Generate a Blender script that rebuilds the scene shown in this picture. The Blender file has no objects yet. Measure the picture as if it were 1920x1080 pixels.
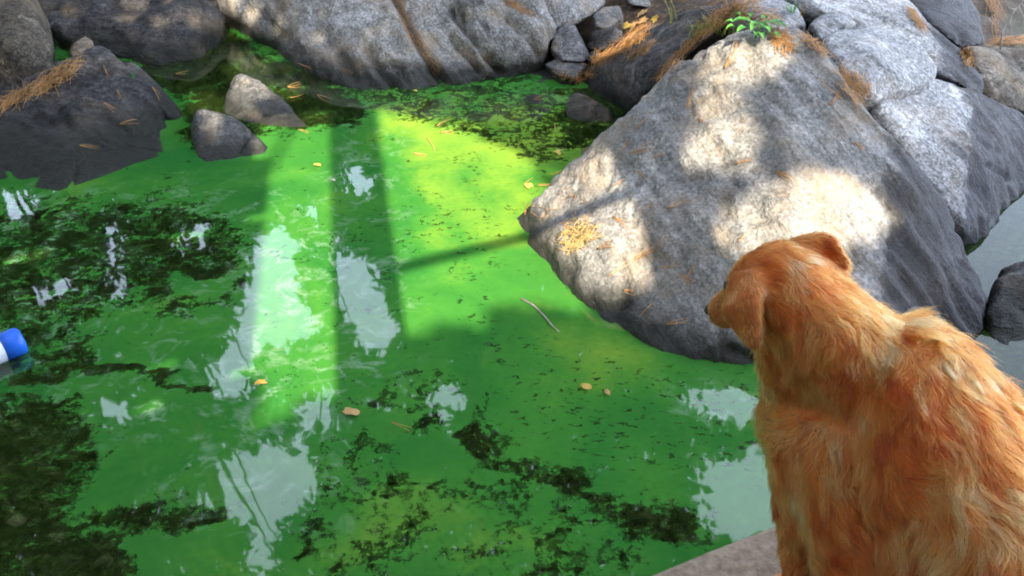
import bpy, bmesh, math, random
import numpy as np
from mathutils import Vector
from mathutils.bvhtree import BVHTree
from mathutils.kdtree import KDTree

rng = np.random.default_rng(7)
random.seed(7)
SC = bpy.context.scene
COL = SC.collection

# ------------------------------------------------------------------ camera
CAM_H, PITCH, FPX = 1.95, math.radians(33.0), 1732.0
cam = bpy.data.cameras.new('camera')
cam_o = bpy.data.objects.new('camera', cam); COL.objects.link(cam_o)
cam.sensor_width = 36.0
cam.lens = 36.0 * FPX / 1920.0
cam.clip_start, cam.clip_end = 0.05, 3000
cam_o.location = (0, 0, CAM_H)
cam_o.rotation_euler = (math.pi / 2 - PITCH, 0, 0)
SC.camera = cam_o

# ------------------------------------------------------------------ sky, sun, exposure
SUN_EL = math.radians(42.0)
SUN_AZ = math.radians(10.0)                     # behind the camera, 10 degrees to the right
SUN = np.array([math.sin(SUN_AZ) * math.cos(SUN_EL), -math.cos(SUN_AZ) * math.cos(SUN_EL), math.sin(SUN_EL)])
w = bpy.data.worlds.new('World'); SC.world = w; w.use_nodes = True
nt = w.node_tree; nt.nodes.clear()
sky = nt.nodes.new('ShaderNodeTexSky'); sky.sky_type = 'NISHITA'; sky.sun_disc = False
sky.sun_elevation = SUN_EL
sky.sun_rotation = math.atan2(SUN[0], SUN[1])
sky.air_density, sky.dust_density, sky.ozone_density = 1.0, 1.5, 0.8
bg = nt.nodes.new('ShaderNodeBackground'); bg.inputs['Strength'].default_value = 0.15
wo = nt.nodes.new('ShaderNodeOutputWorld')
veil = nt.nodes.new('ShaderNodeMix'); veil.data_type = 'RGBA'; veil.blend_type = 'ADD'; veil.inputs[0].default_value = 1.0
tcw = nt.nodes.new('ShaderNodeTexCoord'); sxyz = nt.nodes.new('ShaderNodeSeparateXYZ'); nt.links.new(tcw.outputs['Generated'], sxyz.inputs[0])
cie = nt.nodes.new('ShaderNodeMath'); cie.operation = 'MULTIPLY_ADD'; cie.inputs[1].default_value = 0.667; cie.inputs[2].default_value = 0.333   # thin high cloud, brighter overhead
nt.links.new(sxyz.outputs['Z'], cie.inputs[0])
vm = nt.nodes.new('ShaderNodeVectorMath'); vm.operation = 'SCALE'; vm.inputs[0].default_value = (6.0, 6.4, 7.4); nt.links.new(cie.outputs[0], vm.inputs['Scale'])
nt.links.new(vm.outputs[0], veil.inputs[7])
nt.links.new(sky.outputs[0], veil.inputs[6]); nt.links.new(veil.outputs[2], bg.inputs[0]); nt.links.new(bg.outputs[0], wo.inputs[0])
sun = bpy.data.lights.new('sun', 'SUN'); sun.energy = 3.3; sun.angle = math.radians(0.5); sun.color = (1.0, 0.87, 0.66)
sun_o = bpy.data.objects.new('sun', sun); COL.objects.link(sun_o)
sun_o.rotation_euler = Vector(SUN).to_track_quat('Z', 'Y').to_euler()
sun_o.location = (1, -6, 9)
SC.view_settings.view_transform = 'Standard'; SC.view_settings.look = 'None'
SC.view_settings.gamma = 1.0
SC.view_settings.exposure = 2.45
SC.render.engine = 'CYCLES'
SC.cycles.max_bounces = 6; SC.cycles.diffuse_bounces = 3; SC.cycles.glossy_bounces = 3
SC.cycles.transparent_max_bounces = 10; SC.cycles.transmission_bounces = 4
SC.cycles.sample_clamp_indirect = 6.0
SC.cycles.use_denoising = True
SC.cycles.use_adaptive_sampling = True; SC.cycles.adaptive_threshold = 0.02
SC.cycles.filter_width = 1.9
try:
    SC.cycles_curves.shape = 'RIBBONS'; SC.cycles_curves.subdivisions = 2
except Exception:
    pass

# ------------------------------------------------------------------ helpers
CP, SP = math.cos(PITCH), math.sin(PITCH)
def ray(px, py):
    x, u = (px - 960) / FPX, (540 - py) / FPX
    return np.array([x, CP + u * SP, -SP + u * CP])
def P(px, py, z=0.0):                           # the point of height z seen at a pixel
    d = ray(px, py); t = (z - CAM_H) / d[2]
    return np.array([0, 0, CAM_H]) + d * t
def Q(px, py, Y):                               # the point at forward distance Y seen at a pixel
    d = ray(px, py); t = Y / d[1]
    return np.array([0, 0, CAM_H]) + d * t
def pix(p):                                     # world -> photograph pixels
    p = np.atleast_2d(p); r = p - np.array([0, 0, CAM_H])
    dep = r[:, 1] * CP - r[:, 2] * SP; up = r[:, 1] * SP + r[:, 2] * CP
    dep = np.where(np.abs(dep) < 1e-4, 1e-4, dep)
    return np.stack([960 + r[:, 0] / dep * FPX, 540 - up / dep * FPX, dep], 1)

def _hash(ix, iy, iz, seed):
    h = (ix * 374761393 + iy * 668265263 + iz * 2147483647 + seed * 1274126177) & 0xFFFFFFFF
    h = ((h ^ (h >> 13)) * 1274126177) & 0xFFFFFFFF
    h = h ^ (h >> 16)
    return (h & 0xFFFF).astype(np.float64) / 32767.5 - 1.0
def vnoise(p, seed=0):
    p = np.asarray(p, float); i = np.floor(p).astype(np.int64); f = p - i; f = f * f * f * (f * (f * 6 - 15) + 10)
    out = 0
    for dx in (0, 1):
        for dy in (0, 1):
            for dz in (0, 1):
                wgt = (f[:, 0] if dx else 1 - f[:, 0]) * (f[:, 1] if dy else 1 - f[:, 1]) * (f[:, 2] if dz else 1 - f[:, 2])
                out = out + wgt * _hash(i[:, 0] + dx, i[:, 1] + dy, i[:, 2] + dz, seed)
    return out
def fbm(p, octv=4, seed=0, gain=0.5):
    a, s, out = 1.0, 1.0, 0
    for k in range(octv):
        out = out + a * vnoise(p * s + 17.3 * k, seed + k); a *= gain; s *= 2.03
    return out
def poly_dist(pts, poly):                       # signed distance to a polygon, inside positive
    poly = np.asarray(poly, float); n = len(poly)
    d = np.full(len(pts), 1e9); ins = np.zeros(len(pts), bool)
    for k in range(n):
        a, b = poly[k], poly[(k + 1) % n]; ab = b - a
        t = np.clip(((pts - a) @ ab) / (ab @ ab + 1e-9), 0, 1)
        d = np.minimum(d, np.hypot(*(pts - a - t[:, None] * ab).T))
        c = (a[1] > pts[:, 1]) != (b[1] > pts[:, 1])
        xi = a[0] + (pts[:, 1] - a[1]) / (b[1] - a[1] + 1e-12) * ab[0]
        ins ^= c & (pts[:, 0] < xi)
    return np.where(ins, d, -d)
def line_dist(pts, line):
    line = np.asarray(line, float); d = np.full(len(pts), 1e9)
    for a, b in zip(line[:-1], line[1:]):
        ab = b - a; t = np.clip(((pts - a) @ ab) / (ab @ ab + 1e-9), 0, 1)
        d = np.minimum(d, np.hypot(*(pts - a - t[:, None] * ab).T))
    return d
def sstep(a, b, x):
    t = np.clip((x - a) / (b - a), 0, 1); return t * t * (3 - 2 * t)

def mesh_obj(name, verts, faces, mat=None, parent=None, smooth=True):
    me = bpy.data.meshes.new(name); me.from_pydata([tuple(v) for v in verts], [], [tuple(f) for f in faces]); me.update()
    if smooth: me.polygons.foreach_set('use_smooth', [True] * len(me.polygons))
    o = bpy.data.objects.new(name, me); COL.objects.link(o)
    if mat: me.materials.append(mat)
    if parent: o.parent = parent
    return o
def quads_obj(name, V, mat, parent=None):       # V: (n,4,3) separate quads, fast path
    n = len(V); me = bpy.data.meshes.new(name)
    me.vertices.add(n * 4); me.vertices.foreach_set('co', np.ascontiguousarray(V, dtype=np.float32).ravel())
    me.loops.add(n * 4); me.loops.foreach_set('vertex_index', np.arange(n * 4, dtype=np.int32))
    me.polygons.add(n); me.polygons.foreach_set('loop_start', np.arange(0, n * 4, 4, dtype=np.int32))
    me.update(calc_edges=True)
    o = bpy.data.objects.new(name, me); COL.objects.link(o); me.materials.append(mat)
    if parent: o.parent = parent
    return o
def tag(o, label=None, cat=None, group=None, kind=None):
    for k, v in (('label', label), ('category', cat), ('group', group), ('kind', kind)):
        if v: o[k] = v
    return o
def empty(name, loc=(0, 0, 0)):
    o = bpy.data.objects.new(name, None); COL.objects.link(o); o.location = loc; o.empty_display_size = 0.1
    return o
def tube(pts, rad, sides=6):
    pts = np.asarray(pts, float); n = len(pts); rad = np.broadcast_to(np.asarray(rad, float), (n,))
    T = np.gradient(pts, axis=0); T /= np.linalg.norm(T, axis=1)[:, None] + 1e-12
    ref = np.array([0.31, 0.17, 0.93]); V, F = [], []
    for k in range(n):
        a = np.cross(T[k], ref); a /= np.linalg.norm(a) + 1e-9; b = np.cross(T[k], a)
        for s in range(sides):
            th = 2 * math.pi * s / sides
            V.append(pts[k] + rad[k] * (math.cos(th) * a + math.sin(th) * b))
    for k in range(n - 1):
        for s in range(sides):
            s2 = (s + 1) % sides
            F.append((k * sides + s, k * sides + s2, (k + 1) * sides + s2, (k + 1) * sides + s))
    F.append(tuple(range(sides))[::-1]); F.append(tuple((n - 1) * sides + s for s in range(sides)))
    return V, F
class MB:
    def __init__(s): s.v, s.f = [], []
    def add(s, V, F):
        o = len(s.v); s.v += [tuple(x) for x in V]; s.f += [tuple(i + o for i in f) for f in F]; return s
    def box(s, a, b):
        x0, y0, z0 = a; x1, y1, z1 = b
        return s.add([(x0, y0, z0), (x1, y0, z0), (x1, y1, z0), (x0, y1, z0), (x0, y0, z1), (x1, y0, z1), (x1, y1, z1), (x0, y1, z1)],
                     [(3, 2, 1, 0), (4, 5, 6, 7), (0, 1, 5, 4), (1, 2, 6, 5), (2, 3, 7, 6), (3, 0, 4, 7)])
    def build(s, name, mat, parent=None, smooth=False): return mesh_obj(name, s.v, s.f, mat, parent, smooth)

# ------------------------------------------------------------------ materials
def new_mat(name):
    m = bpy.data.materials.new(name); m.use_nodes = True; t = m.node_tree; t.nodes.clear()
    out = t.nodes.new('ShaderNodeOutputMaterial')
    def N(kind, **kw):
        n = t.nodes.new('ShaderNode' + kind)
        for k, v in kw.items():
            if k.startswith('i_'): n.inputs[k[2:].replace('_', ' ')].default_value = v
            else: setattr(n, k, v)
        return n
    def L(a, b): t.links.new(a, b)
    return m, out, N, L
def ramp(N, L, src, stops, interp='LINEAR'):
    r = N('ValToRGB'); r.color_ramp.interpolation = interp; e = r.color_ramp.elements
    while len(e) < len(stops): e.new(0.5)
    for k, (pos, c) in enumerate(stops):
        e[k].position = pos; e[k].color = (*c, 1) if len(c) == 3 else c
    L(src, r.inputs[0]); return r.outputs[0]
def g(v): return (v, v, v)
def math_n(N, L, op, a, b=None, c=None, clamp=False):
    n = N('Math', operation=op, use_clamp=clamp)
    for i, x in enumerate((a, b, c)):
        if x is None: continue
        if isinstance(x, (int, float)): n.inputs[i].default_value = x
        else: L(x, n.inputs[i])
    return n.outputs[0]
def mixc(N, L, fac, a, b, mode='MIX'):
    n = N('Mix', data_type='RGBA', blend_type=mode)
    for i, x in ((0, fac), (6, a), (7, b)):
        if isinstance(x, (int, float)): n.inputs[i].default_value = x
        elif isinstance(x, tuple): n.inputs[i].default_value = (*x, 1)
        else: L(x, n.inputs[i])
    return n.outputs[2]
def noise(N, L, vec, scale, detail=3, rough=0.55, dist=0.0):
    n = N('TexNoise'); n.inputs['Scale'].default_value = scale; n.inputs['Detail'].default_value = detail
    n.inputs['Roughness'].default_value = rough; n.inputs['Distortion'].default_value = dist
    L(vec, n.inputs['Vector']); return n.outputs['Fac']

def rock_mat(name, light=(0.36, 0.355, 0.35), mid=(0.22, 0.22, 0.225), dark=(0.05, 0.05, 0.055), warm=0.25, wet_z=0.10,
             fol=(0.6, 0.2, -0.5), fol_amt=0.5, bump=0.5, lake_dark=None, mott=0.6, spk=0.40):
    m, out, N, L = new_mat(name)
    tc = N('TexCoord'); pos = tc.outputs['Object']
    n_big = noise(N, L, pos, 2.6, 4); n_mid = noise(N, L, pos, 11, 4, 0.6); n_fine = noise(N, L, pos, 70, 3, 0.7)
    mp = N('Mapping'); L(pos, mp.inputs['Vector'])
    e = Vector(fol).to_track_quat('X', 'Z').to_euler(); mp.vector_type = 'TEXTURE'
    mp.inputs['Rotation'].default_value = e; mp.inputs['Scale'].default_value = (5.0, 1.0, 1.0)
    n_fol = noise(N, L, mp.outputs[0], 26, 4, 0.65, 0.3)
    vor = N('TexVoronoi'); vor.inputs['Scale'].default_value = 95; L(pos, vor.inputs['Vector'])
    speck = ramp(N, L, vor.outputs['Color'], [(0.0, g(0)), (0.30, g(0.25)), (0.55, g(0.6)), (0.8, g(1.0))])
    a = math_n(N, L, 'MULTIPLY_ADD', n_fol, fol_amt, math_n(N, L, 'MULTIPLY', n_mid, 1 - fol_amt))
    a = math_n(N, L, 'MULTIPLY_ADD', n_big, 1.1, math_n(N, L, 'ADD', a, -0.55))
    c = ramp(N, L, a, [(0.26, dark), (0.42, mid), (0.54, mid), (0.70, light)])
    c = mixc(N, L, spk, c, speck, 'OVERLAY')
    f2 = ramp(N, L, n_fine, [(0.38, g(0.45)), (0.5, g(1)), (0.66, g(1.25))])
    c = mixc(N, L, 0.55, c, f2, 'MULTIPLY')
    n_s = noise(N, L, pos, 30, 3, 0.6); c = mixc(N, L, mott, c, ramp(N, L, n_s, [(0.36, g(0.5)), (0.5, g(1.0)), (0.64, g(1.5))]), 'MULTIPLY')
    # tan weathering and grey lichen patches
    n_w = noise(N, L, pos, 4.2, 5, 0.62, 0.4)
    wf = math_n(N, L, 'MULTIPLY', ramp(N, L, n_w, [(0.48, g(0)), (0.66, g(1))]), warm)
    c = mixc(N, L, wf, c, (0.27, 0.20, 0.125))
    # dark wet band and dry silt just above the waterline
    sep = N('SeparateXYZ'); L(pos, sep.inputs[0])
    zz = math_n(N, L, 'MULTIPLY_ADD', math_n(N, L, 'ADD', n_big, math_n(N, L, 'MULTIPLY', n_mid, 0.5)), -0.16, sep.outputs['Z'])
    wet = N('MapRange'); wet.inputs['From Min'].default_value = wet_z - 0.20; wet.inputs['From Max'].default_value = wet_z - 0.11
    wet.inputs['To Min'].default_value = 1; wet.inputs['To Max'].default_value = 0; L(zz, wet.inputs['Value'])
    c = mixc(N, L, math_n(N, L, 'MULTIPLY', wet.outputs[0], 0.96), c, (0.016, 0.017, 0.013))
    if lake_dark:                                   # darker towards the lake side and lower down
        sf = math_n(N, L, 'MULTIPLY_ADD', sep.outputs['X'], lake_dark[0], math_n(N, L, 'MULTIPLY_ADD', sep.outputs['Z'], lake_dark[1], lake_dark[2]))
        sf = math_n(N, L, 'MULTIPLY_ADD', math_n(N, L, 'ADD', n_w, n_mid), 0.35, math_n(N, L, 'ADD', sf, -0.35))
        sr = N('MapRange', interpolation_type='SMOOTHSTEP'); sr.inputs['From Min'].default_value = -0.02; sr.inputs['From Max'].default_value = 0.10; L(sf, sr.inputs['Value'])
        c = mixc(N, L, math_n(N, L, 'MULTIPLY', sr.outputs[0], 0.86), c, (0.042, 0.042, 0.047))
    b = N('BsdfPrincipled'); L(c, b.inputs['Base Color'])
    r = math_n(N, L, 'MULTIPLY_ADD', wet.outputs[0], -0.35, 0.85); L(r, b.inputs['Roughness'])
    b.inputs['Specular IOR Level'].default_value = 0.22
    h = math_n(N, L, 'MULTIPLY_ADD', n_fol, 0.9 * fol_amt + 0.2, math_n(N, L, 'MULTIPLY', n_fine, 0.30))
    h = math_n(N, L, 'MULTIPLY_ADD', n_mid, 0.5, h)
    bp = N('Bump'); bp.inputs['Strength'].default_value = bump; bp.inputs['Distance'].default_value = 0.03
    L(h, bp.inputs['Height']); L(bp.outputs[0], b.inputs['Normal'])
    L(b.outputs[0], out.inputs[0]); return m
def plain_mat(name, c1, c2, scale=30, rough=0.7, spec=0.3, bump=0.2, trans=0.0, stretch=None):
    m, out, N, L = new_mat(name); tc = N('TexCoord'); v = tc.outputs['Object']
    if stretch:
        mp = N('Mapping'); mp.inputs['Scale'].default_value = stretch; L(v, mp.inputs['Vector']); v = mp.outputs[0]
    n = noise(N, L, v, scale, 4, 0.6)
    oi = N('ObjectInfo'); n = math_n(N, L, 'ADD', n, math_n(N, L, 'MULTIPLY_ADD', oi.outputs['Random'], 0.2, -0.1))
    c = ramp(N, L, n, [(0.3, c1), (0.7, c2)])
    b = N('BsdfPrincipled'); L(c, b.inputs['Base Color']); b.inputs['Roughness'].default_value = rough
    b.inputs['Specular IOR Level'].default_value = spec
    bp = N('Bump'); bp.inputs['Strength'].default_value = bump; bp.inputs['Distance'].default_value = 0.01
    L(n, bp.inputs['Height']); L(bp.outputs[0], b.inputs['Normal'])
    if trans:
        t = N('BsdfTranslucent'); L(c, t.inputs['Color']); mx = N('MixShader'); mx.inputs[0].default_value = trans
        L(b.outputs[0], mx.inputs[1]); L(t.outputs[0], mx.inputs[2]); L(mx.outputs[0], out.inputs[0])
    else: L(b.outputs[0], out.inputs[0])
    return m

M_big = rock_mat('granite_pale', light=(0.30, 0.292, 0.275), mid=(0.19, 0.187, 0.182), dark=(0.08, 0.079, 0.078), warm=0.45, wet_z=0.115, fol=(0.45, -0.7, -0.5), fol_amt=0.6, bump=0.9, lake_dark=(1.0, -0.6, -1.10), mott=0.25, spk=0.28)
M_slab = rock_mat('granite_slab', light=(0.31, 0.30, 0.285), mid=(0.19, 0.185, 0.175), dark=(0.06, 0.057, 0.052), warm=0.55, wet_z=0.13, fol=(0.45, -0.5, -0.7), fol_amt=0.6, bump=0.9, mott=0.3)
M_dark = rock_mat('granite_dark', light=(0.115, 0.108, 0.108), mid=(0.044, 0.042, 0.043), dark=(0.010, 0.010, 0.011), warm=0.22, wet_z=0.14, fol=(0.9, 0.1, -0.2), fol_amt=0.45, bump=1.3)
M_grey = rock_mat('granite_grey', light=(0.40, 0.395, 0.39), mid=(0.25, 0.25, 0.252), dark=(0.08, 0.08, 0.082), warm=0.28, wet_z=0.12, fol=(0.7, -0.4, -0.4), fol_amt=0.55, bump=0.9, lake_dark=(1.0, -1.0, -1.62), mott=0.4)
M_brown = rock_mat('granite_brown', light=(0.17, 0.145, 0.115), mid=(0.08, 0.068, 0.053), dark=(0.018, 0.015, 0.012), warm=0.5, wet_z=0.08, fol_amt=0.3, bump=1.2)
M_small = rock_mat('granite_small', light=(0.24, 0.23, 0.225), mid=(0.11, 0.108, 0.108), dark=(0.024, 0.024, 0.026), warm=0.60, wet_z=0.10, fol_amt=0.3, bump=1.2)
M_straw = plain_mat('straw_needle', (0.50, 0.33, 0.12), (0.72, 0.55, 0.27), 60, 0.6, 0.3, 0, 0.15)
M_needle = plain_mat('dry_pine_needle', (0.34, 0.155, 0.05), (0.60, 0.34, 0.13), 60, 0.6, 0.3, 0, 0.15)
M_leaf_y = plain_mat('yellow_leaf', (0.42, 0.25, 0.04), (0.58, 0.42, 0.10), 40, 0.55, 0.3, 0.2, 0.2)
M_leaf_b = plain_mat('dead_leaf', (0.32, 0.17, 0.06), (0.50, 0.33, 0.15), 40, 0.7, 0.2, 0.3, 0.1)
M_grass = plain_mat('grass_blade', (0.16, 0.20, 0.035), (0.36, 0.34, 0.08), 20, 0.6, 0.3, 0, 0.25)
M_herb = plain_mat('herb_leaf', (0.05, 0.20, 0.035), (0.13, 0.36, 0.06), 50, 0.5, 0.4, 0.2, 0.25)
M_twig = plain_mat('bleached_twig', (0.26, 0.23, 0.21), (0.42, 0.39, 0.37), 30, 0.8)
M_bark = plain_mat('bark', (0.028, 0.02, 0.014), (0.085, 0.06, 0.042), 14, 0.9, 0.1, 0.8, stretch=(4, 4, 0.7))
M_fol = plain_mat('tree_leaf', (0.02, 0.05, 0.012), (0.06, 0.11, 0.025), 3, 0.55, 0.3, 0, 0.30)
M_wall = plain_mat('boathouse_board', (0.10, 0.075, 0.05), (0.20, 0.15, 0.10), 6, 0.85, 0.2, 0.3, stretch=(8, 8, 0.6))
M_roof = plain_mat('roof_shingle', (0.04, 0.04, 0.042), (0.09, 0.09, 0.09), 20, 0.9, 0.2, 0.3)
M_dock = plain_mat('weathered_concrete', (0.15, 0.107, 0.072), (0.33, 0.255, 0.185), 48, 0.85, 0.25, 0.5)

# ------------------------------------------------------------------ ground: pond bottom and bank in one sheet
SHX = np.array([-400, -8, -4, -2, -1, 0, 0.45, 0.75, 1.1, 1.7, 2.2, 2.8, 4, 9, 400])
SHY = np.array([7.5, 6.4, 6.3, 6.3, 5.95, 5.75, 5.25, 4.75, 3.95, 3.75, 4.1, 4.9, 6.5, 11, 60])
def ground_z(x, y):
    s = y - np.interp(x, SHX, SHY)
    h = np.where(s > 0, 0.30 * (1 - np.exp(-s * 0.8)) + 0.10 * np.clip(s - 1, 0, 60) - 0.02, -0.42 * (1 - np.exp(s * 1.3)) - 0.0)
    p = np.stack([x, y, 0 * x], 1)
    near = np.exp(-((x / 14) ** 2 + (y / 18) ** 2))
    return h + near * (0.05 * fbm(p * 1.7, 3, 3) + 0.02 * fbm(p * 7, 2, 5))
def axis_vals(lo, hi, step, far):
    c = np.arange(lo, hi + step / 2, step); ext = np.array([0.2, 0.6, 1.4, 3, 6, 12, 30, 80, 200, far])
    return np.concatenate([(lo - ext)[::-1], c, hi + ext])
def grid_obj(name, xs, ys, zf, mat):
    X, Y = np.meshgrid(xs, ys); V = np.stack([X.ravel(), Y.ravel(), np.zeros(X.size)], 1); V[:, 2] = zf(V[:, 0], V[:, 1])
    nx, ny = len(xs), len(ys); I = np.arange(nx * ny).reshape(ny, nx)
    F = np.stack([I[:-1, :-1], I[:-1, 1:], I[1:, 1:], I[1:, :-1]], -1).reshape(-1, 4)
    me = bpy.data.meshes.new(name); n = len(F)
    me.vertices.add(len(V)); me.vertices.foreach_set('co', V.astype(np.float32).ravel())
    me.loops.add(n * 4); me.loops.foreach_set('vertex_index', F.astype(np.int32).ravel())
    me.polygons.add(n); me.polygons.foreach_set('loop_start', np.arange(0, n * 4, 4, dtype=np.int32)); me.update(calc_edges=True)
    me.polygons.foreach_set('use_smooth', [True] * n)
    o = bpy.data.objects.new(name, me); COL.objects.link(o); me.materials.append(mat); return o, V, F
m, out, N, L = new_mat('pond_bed_and_bank')
tc = N('TexCoord'); pos = tc.outputs['Object']
n1 = noise(N, L, pos, 3.5, 5, 0.65, 0.6); n2 = noise(N, L, pos, 24, 4, 0.7)
bed = ramp(N, L, n1, [(0.3, (0.012, 0.014, 0.006)), (0.48, (0.035, 0.032, 0.012)), (0.6, (0.05, 0.07, 0.016)), (0.75, (0.075, 0.085, 0.02))])
bed = mixc(N, L, 0.6, bed, ramp(N, L, n2, [(0.35, g(0.35)), (0.65, g(1.3))]), 'MULTIPLY')
soil = ramp(N, L, n2, [(0.3, (0.015, 0.010, 0.006)), (0.5, (0.045, 0.028, 0.015)), (0.7, (0.14, 0.075, 0.03))])
sep = N('SeparateXYZ'); L(pos, sep.inputs[0])
mr = N('MapRange'); mr.inputs['From Min'].default_value = 0.0; mr.inputs['From Max'].default_value = 0.12; L(sep.outputs['Z'], mr.inputs['Value'])
b = N('BsdfPrincipled'); L(mixc(N, L, mr.outputs[0], bed, soil), b.inputs['Base Color']); b.inputs['Roughness'].default_value = 0.9
bp = N('Bump'); bp.inputs['Strength'].default_value = 0.8; bp.inputs['Distance'].default_value = 0.03; L(n2, bp.inputs['Height']); L(bp.outputs[0], b.inputs['Normal'])
L(b.outputs[0], out.inputs[0]); M_ground = m
ground, GV, GF = grid_obj('ground', axis_vals(-4, 4.4, 0.05, 600), axis_vals(0.2, 7.4, 0.05, 900), ground_z, M_ground)
tag(ground, kind='structure')

# ------------------------------------------------------------------ boulders
ALL_V, ALL_F, NV = [GV], [GF], [len(GV)]
def reg(V, F):
    ALL_V.append(V); ALL_F.append(F + NV[0]); NV[0] += len(V)
def remesh_points(lumps, voxel, smooth):
    bm = bmesh.new()
    for pts in lumps:
        vs = [bm.verts.new(tuple(p)) for p in pts]
        r = bmesh.ops.convex_hull(bm, input=vs, use_existing_faces=False)
        junk = [e for e in r['geom_interior'] if isinstance(e, bmesh.types.BMVert)]
        if junk: bmesh.ops.delete(bm, geom=junk, context='VERTS')
    me = bpy.data.meshes.new('tmp'); bm.to_mesh(me); bm.free()
    o = bpy.data.objects.new('tmp', me); COL.objects.link(o)
    md = o.modifiers.new('r', 'REMESH'); md.mode = 'VOXEL'; md.voxel_size = voxel
    if smooth:
        s = o.modifiers.new('s', 'SMOOTH'); s.factor = 0.5; s.iterations = smooth
    dg = bpy.context.evaluated_depsgraph_get(); ev = o.evaluated_get(dg); m2 = bpy.data.meshes.new_from_object(ev)
    bpy.data.objects.remove(o); bpy.data.meshes.remove(me); return m2
def verts_of(me):
    V = np.empty(len(me.vertices) * 3, np.float32); me.vertices.foreach_get('co', V)
    Nn = np.empty(len(me.vertices) * 3, np.float32); me.vertex_normals.foreach_get('vector', Nn)
    return V.reshape(-1, 3).astype(float), Nn.reshape(-1, 3).astype(float)
def tris_of(me):
    me.calc_loop_triangles(); T = np.empty(len(me.loop_triangles) * 3, np.int32); me.loop_triangles.foreach_get('vertices', T)
    return T.reshape(-1, 3)
def boulder(name, label, lumps, mat, thick=0.55, voxel=0.022, smooth=6, amp=0.03, freq=3.0, fol=None, grooves=(), seed=1, cat='boulder', group=None, facets=0.0):
    if not isinstance(lumps[0], list): lumps = [lumps]
    L3 = []
    for pts in lumps:
        full = []
        for p in pts:
            p = np.asarray(p, float); full.append(p)
            d = p - np.array([0, 0, CAM_H]); d = d / np.linalg.norm(d)
            t = min(thick, max(0.05, (p[2] + 0.32) / -d[2])); q = p + d * t; full.append(q)
            if p[2] < 0.06: full.append(p + np.array([0, 0.06, -0.3]))
            else: full.append(np.array([q[0], q[1], min(q[2], ground_z(np.array([q[0]]), np.array([q[1]]))[0] - 0.08)]))
        L3.append(full)
    me = remesh_points(L3, voxel, smooth)
    V, Nn = verts_of(me)
    p = V * freq
    d = amp * fbm(p, 3, seed) + amp * 0.35 * fbm(p * 4, 3, seed + 9)
    d -= 0.016 * np.exp(-(np.abs(vnoise(p * 0.9 + 5.0, seed + 31)) / 0.05) ** 2) * (vnoise(p * 0.5, seed + 37) > 0)
    if facets: # chipped planes
        d += facets * (np.abs(vnoise(p * 0.8, seed + 21)) - 0.4)
    if fol is not None:
        fol_d = 0.016 + (0.014 * sstep(-0.05, 0.15, V[:, 0] - 0.6 * V[:, 2] - 1.10) if seed == 11 else 0.0); fv = np.asarray(fol, float); fv /= np.linalg.norm(fv)
        al = V @ fv; perp = V - al[:, None] * fv
        d += fol_d * fbm((perp + al[:, None] * fv * 0.12) * 16, 3, seed + 5)
    if grooves:
        GD = 1.2
        px = pix(V)
        front = ((np.array([0, 0, CAM_H]) - V) * Nn).sum(1) > 0
        for line, wid, dep in grooves:
            dd = line_dist(px[:, :2], line)
            d -= np.where(front, GD * dep * np.exp(-(dd / wid) ** 2), 0)
    V2 = V + Nn * d[:, None]
    me.vertices.foreach_set('co', V2.astype(np.float32).ravel()); me.update()
    me.name = name; me.polygons.foreach_set('use_smooth', [True] * len(me.polygons))
    me.materials.clear(); me.materials.append(mat)
    c = V2.mean(0); c[2] = V2[:, 2].min()
    o = bpy.data.objects.new(name, me); COL.objects.link(o)
    reg(V2, tris_of(me))
    tag(o, label, cat, group); return o

# the main boulder in front of the dog
boulder('granite_boulder', 'huge pale granite boulder with round sunlit patches in front of the dog', [
    [P(960, 412, 0), P(1000, 440, 0), P(1062, 532, 0), P(1112, 592, 0), P(1180, 632, 0), P(1285, 672, 0), P(1380, 684, 0), P(1560, 700, 0), P(1760, 690, 0),
     P(1822, 650, 0), P(1838, 590, 0), Q(1830, 520, 2.9), Q(1794, 440, 3.02), Q(1692, 318, 3.14), Q(1612, 208, 3.32), Q(1560, 128, 3.5), Q(1500, 62, 3.66),
     Q(1430, 50, 3.74), Q(1340, 82, 3.78), Q(1262, 132, 3.9), Q(1225, 185, 3.95), Q(1172, 252, 3.95), Q(1085, 330, 3.75), Q(1000, 375, 3.7),
     Q(1170, 400, 3.12), Q(1090, 460, 3.1), Q(1290, 500, 2.82), Q(1480, 420, 2.80), Q(1640, 470, 2.84), Q(1450, 205, 3.32), Q(1340, 240, 3.36), Q(1560, 300, 3.1), Q(1400, 580, 2.62),
     Q(1700, 560, 2.74)]],
    M_big, thick=0.5, voxel=0.014, smooth=10, amp=0.022, freq=2.2, fol=(0.5, -0.6, -0.5), seed=11,
    grooves=[([(1650, 360), (1680, 420), (1665, 520)], 5, 0.012), ([(1290, 180), (1292, 215)], 4, 0.015), ([(1365, 650), (1440, 690)], 8, 0.02),
             ([(1155, 590), (1170, 545), (1160, 500)], 14, 0.02), ([(1200, 345), (1300, 330), (1420, 290)], 40, 0.02)])
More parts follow.
